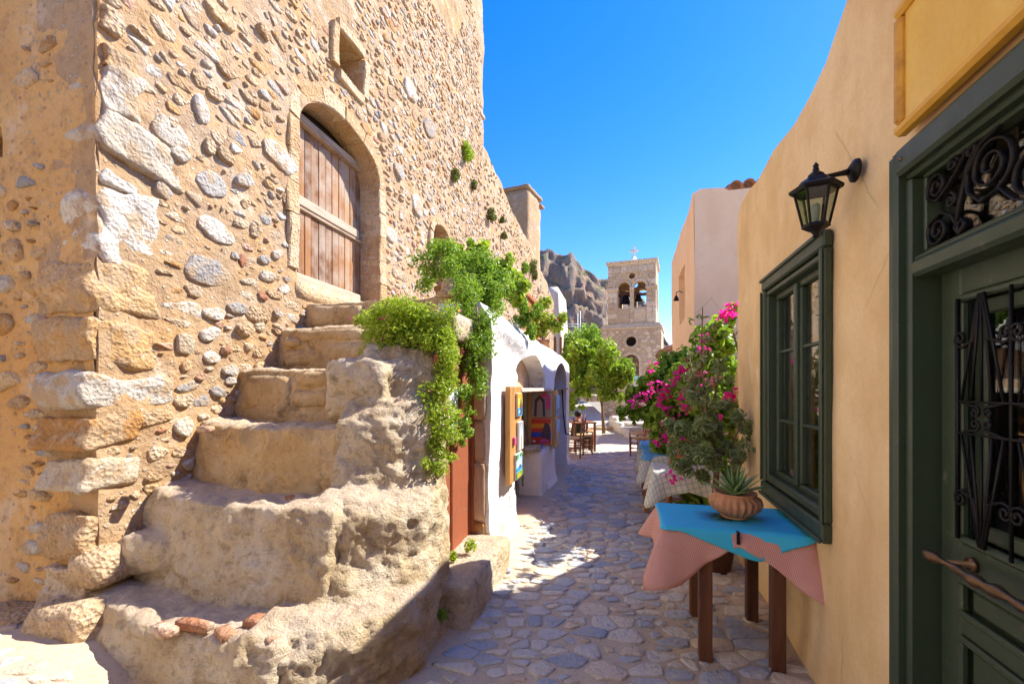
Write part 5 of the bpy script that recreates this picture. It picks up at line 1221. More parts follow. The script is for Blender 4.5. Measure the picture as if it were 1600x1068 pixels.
# bush on the landing
loc = dp(700, 450, 4.5); p3 = plant('leafy_bush', 'dense green bush in pots behind the column base on the landing', 'bush', FL.w(2.55, -1.3, 2.46)); loc = p3.location
cl = [(dp(x, y, Y), r) for x, y, Y, r in ((680, 425, 4.5, .20), (710, 415, 4.5, .24), (740, 425, 4.5, .26), (728, 450, 4.4, .22), (755, 455, 4.3, .22), (735, 470, 4.2, .16), (668, 432, 4.75, .12), (700, 400, 4.7, .14), (770, 440, 4.5, .16))]
rs = np.random.RandomState(5); cl = [(np.array(list(c)) + rs.normal(size=3) * r * .5, tuple(r * rs.uniform(.35, .85, 3))) for c, r in cl for _ in range(7)]
foliage('leaves', rel(cl, loc), 13000, .034, M['leaf_d'], p3, 45, gap=.2, gapf=9, aspect=.5)
stems('stems', [[loc, dp(700, 430, 4.5), dp(690, 405, 4.6)], [loc, dp(730, 430, 4.5), dp(745, 415, 4.5)], [loc, dp(750, 455, 4.35)]], .016, M['bark'], p3, loc)
obj('terracotta_pot', lathe([(.001, 0), (.10, 0), (.135, .22), (.15, .225), (.15, .255), (.13, .255), (.125, .20), (.001, .19)], 24), M['terra'], p3)
# large-leaved geranium
p4 = plant('potted_geranium', 'tall light green large-leaved geranium growing on the terrace', 'plant', FL.w(3.55, -1.45, 2.14)); loc = p4.location
cl = [(dp(x, y, Y), r) for x, y, Y, r in ((722, 395, 5.2, .12), (740, 388, 5.2, .11), (752, 402, 5.2, .12), (775, 425, 5.1, .16), (795, 430, 5.2, .16), (812, 440, 5.3, .13), (780, 450, 5.0, .15), (805, 460, 5.1, .12), (735, 410, 5.2, .12))]
cl = [(np.array(list(c)) + rs.normal(size=3) * r * .55, tuple(r * rs.uniform(.4, 1.0, 3))) for c, r in cl for _ in range(4)]
foliage('leaves', rel(cl, loc), 2600, .072, M['leaf'], p4, 46, gap=.25, gapf=7, aspect=.85)
stems('stems', [[loc, dp(760, 440, 5.1), dp(740, 395, 5.2)], [loc, dp(785, 445, 5.1), dp(810, 440, 5.3)], [loc, dp(770, 430, 5.1), dp(725, 400, 5.2)]], .014, M['bark'], p4, loc)
obj('terracotta_pot', lathe([(.001, 0), (.11, 0), (.145, .24), (.16, .245), (.16, .28), (.14, .28), (.13, .22), (.001, .21)], 24), M['terra'], p4)
# silver rosette plant in a pot
p5 = plant('silver_agave', 'pale silver-leaved rosette plant in a terracotta pot on the parapet', 'plant', FS.w(2.05, .32, 2.20))
obj('terracotta_pot', lathe([(.001, 0), (.085, 0), (.11, .17), (.125, .175), (.125, .20), (.108, .2), (.10, .16), (.001, .15)], 24), M['terra'], p5)
aloe(p5, 22, .12, .20, .17, 9, M['silver'], .024, 'leaf', 1.2)
# creeper hanging over the parapet and a potted climber further on
loc = FS.w(1.75, .05, 2.3); p6 = plant('parapet_creeper', 'small-leaved creeper hanging over the white parapet by the wooden screen', 'plant', loc)
pts = [dp(808, 470, 5.2), dp(818, 490, 5.25), dp(826, 510, 5.3), dp(830, 530, 5.35)]
foliage('leaves', rel(along(pts, [.14, .13, .10, .04], 6, 35), loc), 1700, .04, M['leaf_d'], p6, 47, gap=.2)
stems('stems', [[pts[0], pts[1], pts[3]]], .008, M['bark'], p6, loc)
loc = FS.w(4.0, .30, 2.14); p7 = plant('potted_climber', 'leafy plant with pink blooms in a red pot at the parapet end', 'plant', loc)
obj('terracotta_pot', lathe([(.001, 0), (.09, 0), (.125, .26), (.14, .265), (.14, .31), (.12, .31), (.115, .25), (.001, .24)], 24), M['terra'], p7)
cl = [(np.array(list(loc)) + np.array(o_), r) for o_, r in (((-.05, 0, .5), .16), ((.1, -.05, .65), .16), ((-.12, .1, .8), .15), ((.05, .1, 1.0), .13), ((.25, -.1, .55), .13), ((-.2, .1, .45), .12), ((.35, -.15, .7), .1))]
foliage('leaves', rel(cl, loc), 1700, .06, M['leaf'], p7, 48, gap=.25, gapf=6, aspect=.7)
stems('stems', [[loc, loc + Vector((0, 0, .5)), loc + Vector((-.05, .1, 1.0))], [loc + Vector((0, 0, .3)), loc + Vector((.3, -.1, .65))]], .012, M['bark'], p7, loc)
foliage('flowers', rel(cl, loc), 14, .05, M['magenta'], p7, 49, gap=0, dens=.1, aspect=.9)['kind'] = 'stuff'
# tufts rooted in the walls
TUF = [(724, 236, .26, 'leaf', 'large round green tuft growing high in the rubble wall'), (708, 272, .13, 'dry', 'small dry tuft just below the large green one in the rubble wall'), (765, 333, .18, 'dry', 'dry brownish tuft in the middle of the rubble wall'),
       (782, 343, .12, 'dry', 'small dry tuft right of the brownish one on the rubble wall'), (785, 368, .14, 'dry', 'dry tuft below the pair in the rubble wall'), (818, 418, .28, 'leaf_d', 'green tuft low in the far rubble wall above the screen'),
       (830, 415, .30, 'dry', 'tall dry tuft in the far rubble wall near its end'), (834, 428, .2, 'dry', 'small dry tuft below the tall one near the wall end'), (738, 290, .1, 'dry', 'tiny dry tuft beside the hollow in the rubble wall')]
for k, (x, y, r, mt, lab) in enumerate(TUF):
    lx, lz = FL.px(x, y); p = FL.w(lx, -.02, lz); t_ = plant('wall_tuft', lab, 'plant', p, 'tufts growing in the rubble wall')
    cl = [(np.array(list(FL.w(lx + random.gauss(0, r * .22), -.02 - r * .35 * random.random(), lz + random.gauss(0, r * .35)))), r * .5) for _ in range(6)]
    foliage('leaves', rel(cl, p), int(900 + 3000 * r), .05 if mt != 'dry' else .06, M[mt], t_, 60 + k, gap=.2, gapf=8, aspect=.4)
for k, (x, y, z, r, lab) in enumerate([(735, 862, .31, .05, 'small green weed on the doorstep beside the cellar door'), (708, 875, .31, .03, 'tiny weed at the left end of the doorstep'), (691, 970, .12, .035, 'dark little fern at the foot of the stair flank')]):
    p = gp(x, y, z); t_ = plant('weed', lab, 'plant', p, 'weeds along the stair foot'); foliage('leaves', [((0, 0, r), (r, r, r * 1.3))], 160, .025, M['leaf'] if k < 2 else M['leaf_d'], t_, 80 + k, gap=.1)

# bougainvillea in the recess beyond the ochre house
loc = Vector((2.62, 5.6, 0)); bg_ = plant('bougainvillea', 'big bougainvillea with magenta blooms climbing beside the ochre house', 'shrub', loc)
cl = [(dp(x, y, Y), r) for x, y, Y, r in ((1090, 600, 5.6, .34), (1110, 560, 5.4, .32), (1070, 640, 5.6, .32), (1120, 620, 5.2, .30), (1100, 660, 5.4, .34), (1050, 610, 5.8, .26), (1085, 560, 5.8, .25), (1040, 640, 6.0, .24),
      (1125, 530, 5.1, .18), (1130, 505, 5.0, .12), (1140, 488, 4.9, .09), (1055, 680, 5.7, .24), (1090, 700, 5.3, .28), (1030, 600, 6.0, .16), (1020, 625, 6.0, .16), (1005, 640, 6.1, .13), (985, 640, 6.1, .10), (968, 642, 6.2, .06),
      (1125, 670, 5.0, .24), (1010, 655, 6.0, .10), (1105, 730, 4.9, .24), (1090, 770, 4.9, .2), (1120, 580, 5.0, .22), (1060, 570, 6.0, .16), (1120, 520, 4.75, .10), (1140, 640, 4.75, .14), (1000, 615, 6.0, .14), (1015, 590, 6.0, .14), (1040, 575, 5.9, .17), (990, 650, 6.0, .10), (975, 648, 6.1, .07), (1065, 600, 5.5, .24), (1045, 660, 5.7, .2))]
cl = [(np.array(list(c)) + rs.normal(size=3) * r * .55, tuple(r * rs.uniform(.4, .8, 3))) for c, r in cl for _ in range(7)]
foliage('leaves', rel(cl, loc), 14500, .088, M['leaf_d'], bg_, 90, gap=.25, gapf=5, aspect=.72, up=.45)
fc = [dp(x, y, Y) for x, y, Y in ((1060, 585, 5.5), (1065, 575, 5.5), (1055, 592, 5.5), (1072, 582, 5.45), (1040, 605, 5.7), (1015, 575, 5.8), (1008, 618, 5.9), (1110, 600, 5.0), (1118, 660, 4.9), (1095, 530, 5.1), (1035, 615, 5.75), (1062, 620, 5.4), (1068, 612, 5.4), (1040, 640, 5.7), (1032, 628, 5.8), (1075, 600, 5.3),
      (1130, 490, 4.85), (1140, 484, 4.85), (1136, 497, 4.85), (1100, 545, 5.0), (1048, 690, 5.3), (1038, 680, 5.4), (1028, 690, 5.5), (1050, 655, 5.4), (1035, 660, 5.6), (1133, 625, 4.7), (1140, 622, 4.7), (985, 628, 6.0), (1000, 632, 6.0), (1020, 605, 5.9), (1052, 745, 4.7), (1046, 738, 4.8), (1070, 640, 5.3), (1085, 590, 5.2), (1058, 700, 5.2), (1090, 620, 5.1))]
fc = [p * ((p.y - .42) / p.y) + Vector((0, 0, EYE * .42 / p.y)) for p in fc]
foliage('flowers', rel([(p, .08) for p in fc] + [(p + Vector((.08, 0, .06)), .05) for p in fc], loc), 560, .052, M['magenta'], bg_, 91, gap=0, aspect=.85, dens=.6)
stems('trunk', [[loc, loc + Vector((.05, 0, .8)), loc + Vector((-.1, .1, 1.6)), loc + Vector((.2, -.3, 2.4))], [loc + Vector((.05, 0, .8)), loc + Vector((-.5, .2, 1.3)), dp(985, 642, 6.1)], [loc + Vector((0, 0, .5)), loc + Vector((.2, -.4, 1.6)), dp(1138, 488, 4.9)], [loc + Vector((0, 0, .5)), loc + Vector((-.3, -.1, 1.0)), loc + Vector((-.5, 0, 1.2))]], .03, M['bark'], bg_, loc)
# olive in front of it
loc = Vector((1.80, 3.82, 0)); ol = plant('young_olive', 'grey-green young olive tree behind the blue table', 'tree', loc)
tw = [[loc, loc + Vector((-.02, .02, .5)), loc + Vector((.0, .0, .95)), loc + Vector((-.06, .03, 1.2))], [loc + Vector((-.06, .03, 1.2)), dp(1095, 560, 3.9), dp(1098, 480, 3.95)], [loc + Vector((0, 0, .95)), dp(1145, 690, 3.8), dp(1160, 660, 3.75)],
      [loc + Vector((0, 0, 1.05)), dp(1080, 690, 3.9), dp(1050, 660, 4.0)], [loc + Vector((-.06, .03, 1.2)), dp(1120, 600, 3.9), dp(1130, 560, 3.9)], [loc + Vector((0, 0, 1.0)), dp(1090, 720, 3.8), dp(1045, 700, 3.9)], [loc + Vector((-.06, .03, 1.2)), dp(1085, 600, 3.95), dp(1075, 545, 4)]]
stems('trunk', [tw[0]], .045, M['bark'], ol, loc); stems('branches', tw[1:], .014, M['bark'], ol, loc)
cl = [(dp(x, y, Y), r) for x, y, Y, r in ((1105, 680, 3.9, .20), (1075, 690, 3.9, .16), (1135, 690, 3.8, .17), (1150, 720, 3.7, .13), (1100, 710, 3.75, .18), (1060, 680, 4.0, .12), (1120, 650, 3.9, .14), (1155, 670, 3.75, .08), (1130, 740, 3.7, .13), (1075, 720, 3.8, .12), (1160, 700, 3.65, .06))]
cl = [(np.array(list(c)) + rs.normal(size=3) * r * .6, tuple(r * rs.uniform(.3, .55, 3))) for c, r in cl for _ in range(6)]
foliage('leaves', rel(cl, loc), 4600, .066, M['olive'], ol, 92, gap=.32, gapf=9, aspect=.22, up=.2)
cl = along([dp(1100, 640, 3.9), dp(1097, 560, 3.9), dp(1098, 485, 3.95)], [.10, .07, .03], 10, 36, .9) + along([dp(1090, 640, 3.95), dp(1082, 600, 3.95), dp(1072, 545, 4)], [.09, .07, .03], 8, 37, .9) + along([dp(1110, 640, 3.9), dp(1122, 600, 3.9), dp(1132, 560, 3.9)], [.09, .07, .03], 8, 38, .9)
foliage('shoots', rel(cl, loc), 900, .062, M['olive'], ol, 93, gap=.1, aspect=.2, up=.2)
op = obj('pot', lathe([(.001, 0), (.11, 0), (.145, .24), (.155, .245), (.155, .27), (.14, .27), (.135, .22), (.001, .21)], 28), M['dark_wood'], ol)

# ------------------------------------------------------------------ pink house, garden walls
pk = thing('pink_house', 'tall pink plastered house with clay tile roof beyond the bougainvillea', 'house', FR.m)
def ypk(x, z): P = np.stack([x, 0 * x, z], 1); return fbm(P, .8, 3, 91) * .03 + fbm(P, 5, 3, 92) * .004
obj('street_wall', sheet([(7.72, -.1), (12.1, -.1), (12.1, 4.86), (10, 4.86), (7.9, 4.87), (7.74, 4.82)], [rect(9.1, 10.2, 2.95, 4.02)], .10, ypk, .35, .3, -1, .3, 31, .1, [.38]), M['pink'], pk)
gk = sheet([(-4.0, -.1), (.0, -.1), (.0, 4.80), (-.08, 4.86), (-.42, 4.84), (-.52, 4.78), (-4, 4.80)], [], .10, lambda s, z: ypk(s + 30, z), .3, 0, 1, .3, 32)
Vk = gk.verts(); Vk = np.stack([7.72 - Vk[:, 1], Vk[:, 0], Vk[:, 2]], 1); obj('end_wall', (Vk, gk.Q), M['pink'], pk)
gk = Geo(); gk.add(*cham((7.9, -4.0, 4.6), (12.1, -.05, 4.75), .02)); gk.add(*cham((9.0, -.5, 2.85), (10.3, -.42, 4.1), .01)); gk.add(*cham((11.9, -4, -.1), (12.08, -.3, 4.7), .01)); obj('inner_slab', gk, M['pink'], pk)
for r in range(3):
    for k in range(8):
        rt = obj('roof_tile', roof_tile(.40, .10), M['tile'], pk, Matrix.Translation((7.70 + r * .36, -.62 - k * .19, 4.82 + r * .10 + .012 * random.random())) @ Matrix.Rotation(R_(-90) + random.uniform(-.05, .05), 4, 'Z') @ Matrix.Rotation(R_(15), 4, 'X'))
for k in range(2):
    obj('ridge_tile', roof_tile(.40, .12), M['st_red'], pk, Matrix.Translation((7.75 + .3 * k, -1.98 - .05 * k, 4.98 + .05 * k)) @ Matrix.Rotation(R_(-60), 4, 'Z') @ Matrix.Rotation(R_(20), 4, 'X'))
lm = thing('wall_spotlight', 'small black spotlight on a curved bracket on the pink house', 'spotlight', FR.m @ Matrix.Translation((9.15, .03, 3.35)) @ Matrix.Scale(.62, 4))
obj('bracket', tube([(0, 0, .18), (0, .10, .24), (0, .20, .20), (0, .20, .08)], .014, 6), M['iron'], lm); obj('head', lathe([(.02, .10), (.05, .06), (.09, -.06), (.085, -.06), (.001, .03)], 14, axis_c=(0, .20)), M['iron'], lm)
gw_ = thing('garden_wall', 'low ochre wall with curved top at the end of the ochre house', 'wall', FR.m)
gq = sheet([(4.56, -.1), (5.5, -.1), (5.5, 1.5), (5.3, 1.75), (5.05, 2.02), (4.85, 2.30), (4.70, 2.44), (4.56, 2.5)], [], .08, lambda x, z: ypk(x + 50, z) - .12, .3, .3, -1, .3, 33); obj('wall', gq, M['ochre'], gw_)
cw = thing('courtyard_wall', 'plain ochre wall closing the planted recess behind the bougainvillea', 'wall', FR.m)
obj('wall', hexa((4.5, -2.5, -.1), (7.8, -2.2, 2.3), 16, .03, .02, 2, 95), M['ochre'], cw)

# ------------------------------------------------------------------ cafe tables and chairs
def rc(c, hx, hy):
    d = Vector(FR.d); n = Vector((d.y, -d.x)); c = Vector(c)
    return [c - d * hy - n * hx, c - d * hy + n * hx, c + d * hy + n * hx, c + d * hy - n * hx]
def cafe_table(c, hx, hy, label, seed, over=None):
    C4 = rc(c, hx, hy); t = thing('cafe_table', label, 'table', Matrix.Translation((c[0], c[1], 0)), 'cafe tables along the right wall')
    for q in C4:
        p = Vector(c) + (q - Vector(c)) * .86
        obj('leg', cham((-.03, -.03, -.02), (.03, .03, .72), .005), M['chair_wood'], t, Matrix.Translation((p.x - c[0], p.y - c[1], 0)) @ Matrix.Rotation(FR.ang, 4, 'Z'), smooth=False)
    obj('table_top', cham((-hy, -hx, .715), (hy, hx, .742), .005), M['chair_wood'], t, Matrix.Rotation(FR.ang, 4, 'Z'), smooth=False)
    return t, C4
TB = [((1.83, 4.60), .33, .27, 'nearest checked-cloth cafe table behind the olive tree', None), ((2.05, 5.68), .33, .27, 'second cafe table from the front, blue cloth over checks', 1), ((2.30, 6.62), .33, .27, 'farthest cafe table beneath the bougainvillea', 1)]
h0 = hangf([(0, .36), (.2, .24), (.5, .18), (.8, .24), (1, .34), (1.5, .2), (2, .3), (3, .34), (3.3, .22), (3.7, .22), (4, .36)])
for k, (c, hx, hy, lab, ov) in enumerate(TB):
    t, C4 = cafe_table(c, hx, hy, lab, k)
    o = drape(C4, .746, h0, 20 + k, M['check'], 'checked_tablecloth', None, .015, .06, 7, 22); tag(o, ['beige and teal checked tablecloth on the nearest cafe table', 'beige and teal checked cloth under blue on the second cafe table', 'checked cloth on the farthest cafe table'][k], 'tablecloth', 'checked tablecloths')
    if ov:
        o = drape(rc(c, hx * .97, hy * .97), .754, hangf([(0, .06), (.5, .13), (1, .05), (1.5, .1), (2, .05), (2.5, .1), (3, .05), (3.5, .12), (4, .06)]), 30 + k, M['light_blue'], 'blue_overcloth', None, .008, .05, 5, 18)
        tag(o, ['', 'light blue overcloth on the second cafe table', 'light blue overcloth on the farthest cafe table'][k], 'tablecloth', 'blue overcloths')
        o = obj('placemat', cham((-.16, -.12, .760), (.16, .12, .766), .002), PC['red'], None, Matrix.Translation((c[0], c[1], 0)) @ Matrix.Rotation(FR.ang, 4, 'Z'), smooth=False)
        tag(o, ['', 'dull red placemat on the second cafe table', 'dull red placemat on the farthest cafe table'][k], 'placemat', 'red placemats')
def make_chair(mat, label, mw):
    t = thing('rush_chair', label, 'chair', mw, 'rush-seated cafe chairs'); w, d, sh, bh = .20, .19, .45, .90
    for x in (-w, w):
        obj('leg', tube([(x, -d, 0), (x, -d, sh)], [.016, .02], 8), M[mat], t)
        obj('leg', tube([(x, d, 0), (x, d, sh), (x * 1.02, d + .06, bh)], [.016, .02, .015], 8), M[mat], t)
    obj('seat', hexa((-w - .01, -d - .01, sh - .025), (w + .01, d + .01, sh + .012), 8, .015, .004, 20, 5), M['rush'], t)
    for z in (.58, .70, .82):
        f = .06 * (z - sh) / (bh - sh); obj('back_slat', cham((-w, d + f - .008, z - .022), (w, d + f + .008, z + .022), .005), M[mat], t, smooth=False)
    for z in (.18, .30):
        for x in (-w, w): obj('stretcher', tube([(x, -d, z), (x, d, z)], .009, 6), M[mat], t)
        for y in (-d, d): obj('stretcher', tube([(-w, y, z + .03), (w, y, z + .03)], .009, 6), M[mat], t)
    return t
def at(x, y, rz, z=0): p = gp(x, y, z); return T3(p.x, p.y, z, rz)
make_chair('chair_orange', 'orange wooden rush chair tucked in behind the nearest checked table', T3(2.06, 5.12, 0, FR.ang + math.pi / 2))
ch = make_chair('chair_wood', 'brown rush chair nearest the white shop corner, its back to the lane', at(896, 714, -1.9))
CH = [(912, 708, 1.45, 'brown rush chair at the lane edge of the group by the white shop'), (917, 699, 1.2, 'brown rush chair behind the lane-side one by the white shop'), (899, 699, -1.75, 'brown rush chair beside the seated person, left of the group')]
for x, y, r, lab in CH:
    c = copytree(ch, None, at(x, y, r)); tag(c, lab)
ch2 = make_chair('chair_wood', 'dark red-brown chair by the far tables, front of the right-hand pair', at(1004, 714, -1.3)); c = copytree(ch2, None, at(1001, 705, -1.35)); tag(c, 'dark red-brown chair by the far tables, rear of the right-hand pair')
# cafe table in front of the seated person
t = thing('cafe_table', 'small brown square table between the chairs by the white shop', 'table', at(908, 703, .2), 'cafe tables along the right wall'); t['group'] = 'tables of the cafe by the shop'
obj('table_top', cham((-.30, -.30, .70), (.30, .30, .735), .006), M['chair_wood'], t, smooth=False)
for x in (-.26, .26):
    for y in (-.26, .26): obj('leg', cham((x - .025, y - .025, 0), (x + .025, y + .025, .70), .005), M['chair_wood'], t, smooth=False)

# ------------------------------------------------------------------ seated person
def person(mw):
    J = {'pel': ((0, 0, .50), .135), 'spine': ((.03, 0, .66), .125), 'chest': ((.08, 0, .84), .14), 'neck': ((.12, 0, .97), .052), 'jaw': ((.155, 0, 1.045), .068), 'head': ((.15, 0, 1.12), .088), 'crown': ((.14, 0, 1.18), .06), 'nose': ((.245, 0, 1.075), .014)}
    E_ = [('pel', 'spine'), ('spine', 'chest'), ('chest', 'neck'), ('neck', 'jaw'), ('jaw', 'head'), ('head', 'crown'), ('jaw', 'nose')]
    for s, n in ((1, 'l'), (-1, 'r')):
        J.update({n + 'sh': ((.09, s * .18, .88), .062), n + 'el': ((.16, s * .25, .64), .045), n + 'wr': ((.36, s * .16, .72), .030), n + 'pa': ((.43, s * .13, .745), .028),
                  n + 'hip': ((.04, s * .09, .48), .09), n + 'kn': ((.44, s * .13, .49), .065), n + 'an': ((.42, s * .13, .09), .042), n + 'toe': ((.58, s * .14, .04), .038)})
        E_ += [('chest', n + 'sh'), (n + 'sh', n + 'el'), (n + 'el', n + 'wr'), (n + 'wr', n + 'pa'), ('pel', n + 'hip'), (n + 'hip', n + 'kn'), (n + 'kn', n + 'an'), (n + 'an', n + 'toe')]
        for f in range(5):
            a = (f - 2) * .28; L = (.06, .075, .08, .075, .06)[f] if f else .05; k = n + 'f%d' % f
            if f == 0: p1 = (.41, s * .09, .75); p2 = (.45, s * .075, .745)
            else: p1 = (.43 + L * .6 * math.cos(a), s * .13 + L * .6 * math.sin(a), .748); p2 = (p1[0] + L * .4, p1[1] + L * .3 * math.sin(a), .735)
            J[k] = (p1, .009); J[k + 't'] = (p2, .008); E_ += [(n + 'pa', k), (k, k + 't')]
    names = list(J); me = bpy.data.meshes.new('body'); me.from_pydata([J[n][0] for n in names], [(names.index(a), names.index(b)) for a, b in E_], [])
    o = bpy.data.objects.new('tmp', me); COL.objects.link(o); o.modifiers.new('skin', 'SKIN')
    if not me.skin_vertices: me.attributes.new
    sv = me.skin_vertices[0].data if me.skin_vertices else None
    if sv is None:
        bpy.context.view_layer.objects.active = o; bpy.ops.mesh.customdata_skin_add(); sv = me.skin_vertices[0].data
    for i, n in enumerate(names): sv[i].radius = (J[n][1],) * 2; sv[i].use_root = (n == 'pel')
    sb = o.modifiers.new('sub', 'SUBSURF'); sb.levels = 2; sb.render_levels = 2
    dg = bpy.context.evaluated_depsgraph_get(); dg.update(); m2 = bpy.data.meshes.new_from_object(o.evaluated_get(dg)); bpy.data.objects.remove(o)
    for mt in ('shirt', 'skin', 'dark'): m2.materials.append(M[mt])
    for p in m2.polygons:
        c = p.center; p.use_smooth = True
        p.material_index = 1 if (c.z > .955 or c.x > .30 and c.z > .62 or abs(c.y) > .205 and c.z < .70 and c.x > .12 and c.z > .58) else (2 if c.z < .56 else 0)
    t = thing('person', 'seated person in a dark green shirt leaning on the cafe table', 'person', mw); link('body', m2, None, t)
    V, Fc = hexa((-.105, -.095, -.09), (.085, .095, .10), 8, .09, .02, 8, 3); V = V + (.135, 0, 1.135)
    keep = V[:, 0] - .135 < .05
    obj('hair', (V, Fc), M['hair'], t); return t
pp = gp(896, 703); person(T3(pp.x + .02, pp.y, -.12, R_(25), .92))

# ------------------------------------------------------------------ bell tower
tw_ = thing('bell_tower', 'square stone bell tower with twin-arched belfry and white cross', 'bell tower', FT.m)
W = 2.645
def yt(x, z): P = np.stack([x, 0 * x, z], 1); return fbm(P, 2, 3, 101) * .02
OCU = [(1.34 + .23 * math.cos(a), 3.71 + .23 * math.sin(a)) for a in np.linspace(0, 2 * math.pi, 20, endpoint=False)]
TWN = arch(1.0, 1.68, 2.02, 2.78, .32, 10)
base = obj('base', sheet([(0, -.1), (W, -.1), (W, 4.30), (0, 4.30)], [OCU, TWN], .10, yt, .3, 0, 1, .3, 41, .07, [.3, .25]), M['tower_joint'], tw_)
gq = Geo(); gq.add(*cham((.005, .30, -.1), (W - .005, W, 4.3), .02)); obj('core', gq, M['tower_joint'], tw_)
def side(x):
    g = Geo(); g.add(*hexa((x, .0, -.1), (x + .30, .30, 4.3), 14, .01, .01, 3, 45)); return g
V, Fc = hexa((W - .31, .012, -.1), (W + .012, W, 4.298), 14, .02, .02, 3, 46); obj('side_wall', (V, Fc), M['tower'], tw_)
V, Fc = hexa((-.012, .012, -.1), (.31, W, 4.298), 14, .02, .02, 3, 47); obj('side_wall', (V, Fc), M['tower'], tw_)
def bt_(x, z):
    P = np.stack([x, z], 1); b = np.zeros(len(x), bool); b |= (x - 1.34) ** 2 + (z - 3.71) ** 2 < .38 ** 2; b |= pip(grow(TWN, .2), P); b |= (x < .02) | (x > W - .02) | (z > 4.26); return b
rs = np.random.RandomState(23); sizes = []
for n_, lo, hi in ((60, .14, .20), (170, .10, .14), (200, .065, .10), (220, .04, .065)):
    for k in range(n_): a = rs.uniform(lo, hi); sizes.append((a, a * rs.uniform(.55, .9), .22))
items = [((x, float(yt(np.array([x]), np.array([z]))[0]) + .004, z), (x, z), a, b, rs.uniform(.015, .035), 'tower') for (x, z, a, b, ang) in pack(0, W, .0, 4.3, bt_, sizes, 30, .016, 24, 1.03)]
for z in np.arange(.1, 4.2, .30):
    for x0 in (.16, W - .16): pass
cellstones(items, base, AX_L, 'stone', 'small_tower_stones', FT.m, 280, .012, 1.3, 1.5, 3)
def ring(cx, cz, r0, r1, y0, y1, n=20, a0=0, a1=2 * math.pi):
    g = Geo(); V = []; full = abs(a1 - a0 - 2 * math.pi) < .01; m = n if full else n + 1
    for k in range(m):
        a = a0 + (a1 - a0) * k / n
        for r, y in ((r0, y1), (r0, y0), (r1, y0), (r1, y1)): V.append((cx + r * math.cos(a), y, cz + r * math.sin(a)))
    g.add(np.array(V), [(k * 4 + j, k * 4 + (j + 1) % 4, ((k + 1) % m) * 4 + (j + 1) % 4, ((k + 1) % m) * 4 + j) for k in range(m if full else n) for j in range(4)]); return g
obj('oculus_ring', ring(1.34, 3.71, .235, .36, -.05, .1), M['tower'], tw_, smooth=False)
obj('window_arch', ring(1.34, 2.76, .35, .48, -.045, .1, 14, 0, math.pi), M['tower'], tw_, smooth=False)
for x in (.87, 1.69): obj('window_jamb', cham((x, -.045, 2.0), (x + .125, .1, 2.755), .01), M['tower'], tw_, smooth=False)
wv = obj('window', cham((.98, .24, 2.0), (1.7, .28, 3.12), .01), M['dark'], tw_, smooth=False)
fr_m = m_plain('brown_window_bars', (.12, .05, .03), .6); pn_m = [flat('pane_amber', (.42, .30, .16), .25), flat('pane_dim', (.22, .20, .19), .2)]
for i in range(3):
    for j in range(4):
        obj('pane', cham((1.03 + i * .21, .215, 2.04 + j * .255), (1.22 + i * .21, .235, 2.27 + j * .255), .004), pn_m[(i + j) % 2], wv, smooth=False)
for i in range(4): obj('glazing_bar', cham((1.005 + i * .21, .19, 2.02), (1.03 + i * .21, .232, 3.09), .004), fr_m, wv, smooth=False)
for j in range(4): obj('glazing_bar', cham((1.0, .195, 2.275 + j * .255), (1.68, .23, 2.295 + j * .255), .004), fr_m, wv, smooth=False)
obj('oculus_back', cham((1.05, .29, 3.4), (1.63, .31, 4.0), .01), M['dark'], tw_, smooth=False)
for k, (z0, z1, e) in enumerate(((4.29, 4.38, .07), (4.38, 4.46, .03), (4.46, 4.54, -.03))):
    obj('cornice', hexa((-e, -e, z0), (W + e, W + e, z1), 26, .012, .012, 6, 110 + k), M['tower'], tw_)
B0, B1 = .28, W - .22; ZB, ZE = 4.54, 7.26
BA = [arch(.72, 1.28, 5.28, 6.20, .28, 12), arch(1.44, 2.00, 5.28, 6.20, .28, 12)]
BO = [(1.37 + .14 * math.cos(a), 6.74 + .14 * math.sin(a)) for a in np.linspace(0, 2 * math.pi, 14, endpoint=False)]
def belfry(dep, name, mw=None, hole=True):
    return obj(name, sheet([(B0, ZB), (B1, ZB), (B1, ZE), (B0, ZE)], BA + [BO], .10, lambda x, z: fbm(np.stack([x, 0 * x, z], 1), 3, 2, 7) * .008, .3, .30, 1, .3, 43, .06, [.3, .3, .3]), M['tower'], tw_, mw)
cB = (B0 + B1) / 2; hb = (B1 - B0) / 2
bf = belfry(.3, 'belfry_wall', Matrix.Translation((0, .12, 0)))
def rot_belfry(a): return Matrix.Translation((cB, .12 + hb, 0)) @ Matrix.Rotation(a, 4, 'Z') @ Matrix.Translation((-cB, -hb, 0))
for a in (90, 180, 270):
    o = bpy.data.objects.new('belfry_wall', bf.data); COL.objects.link(o); o.parent = tw_; o.matrix_local = rot_belfry(R_(a)) @ Matrix.Translation((0, .003, 0))
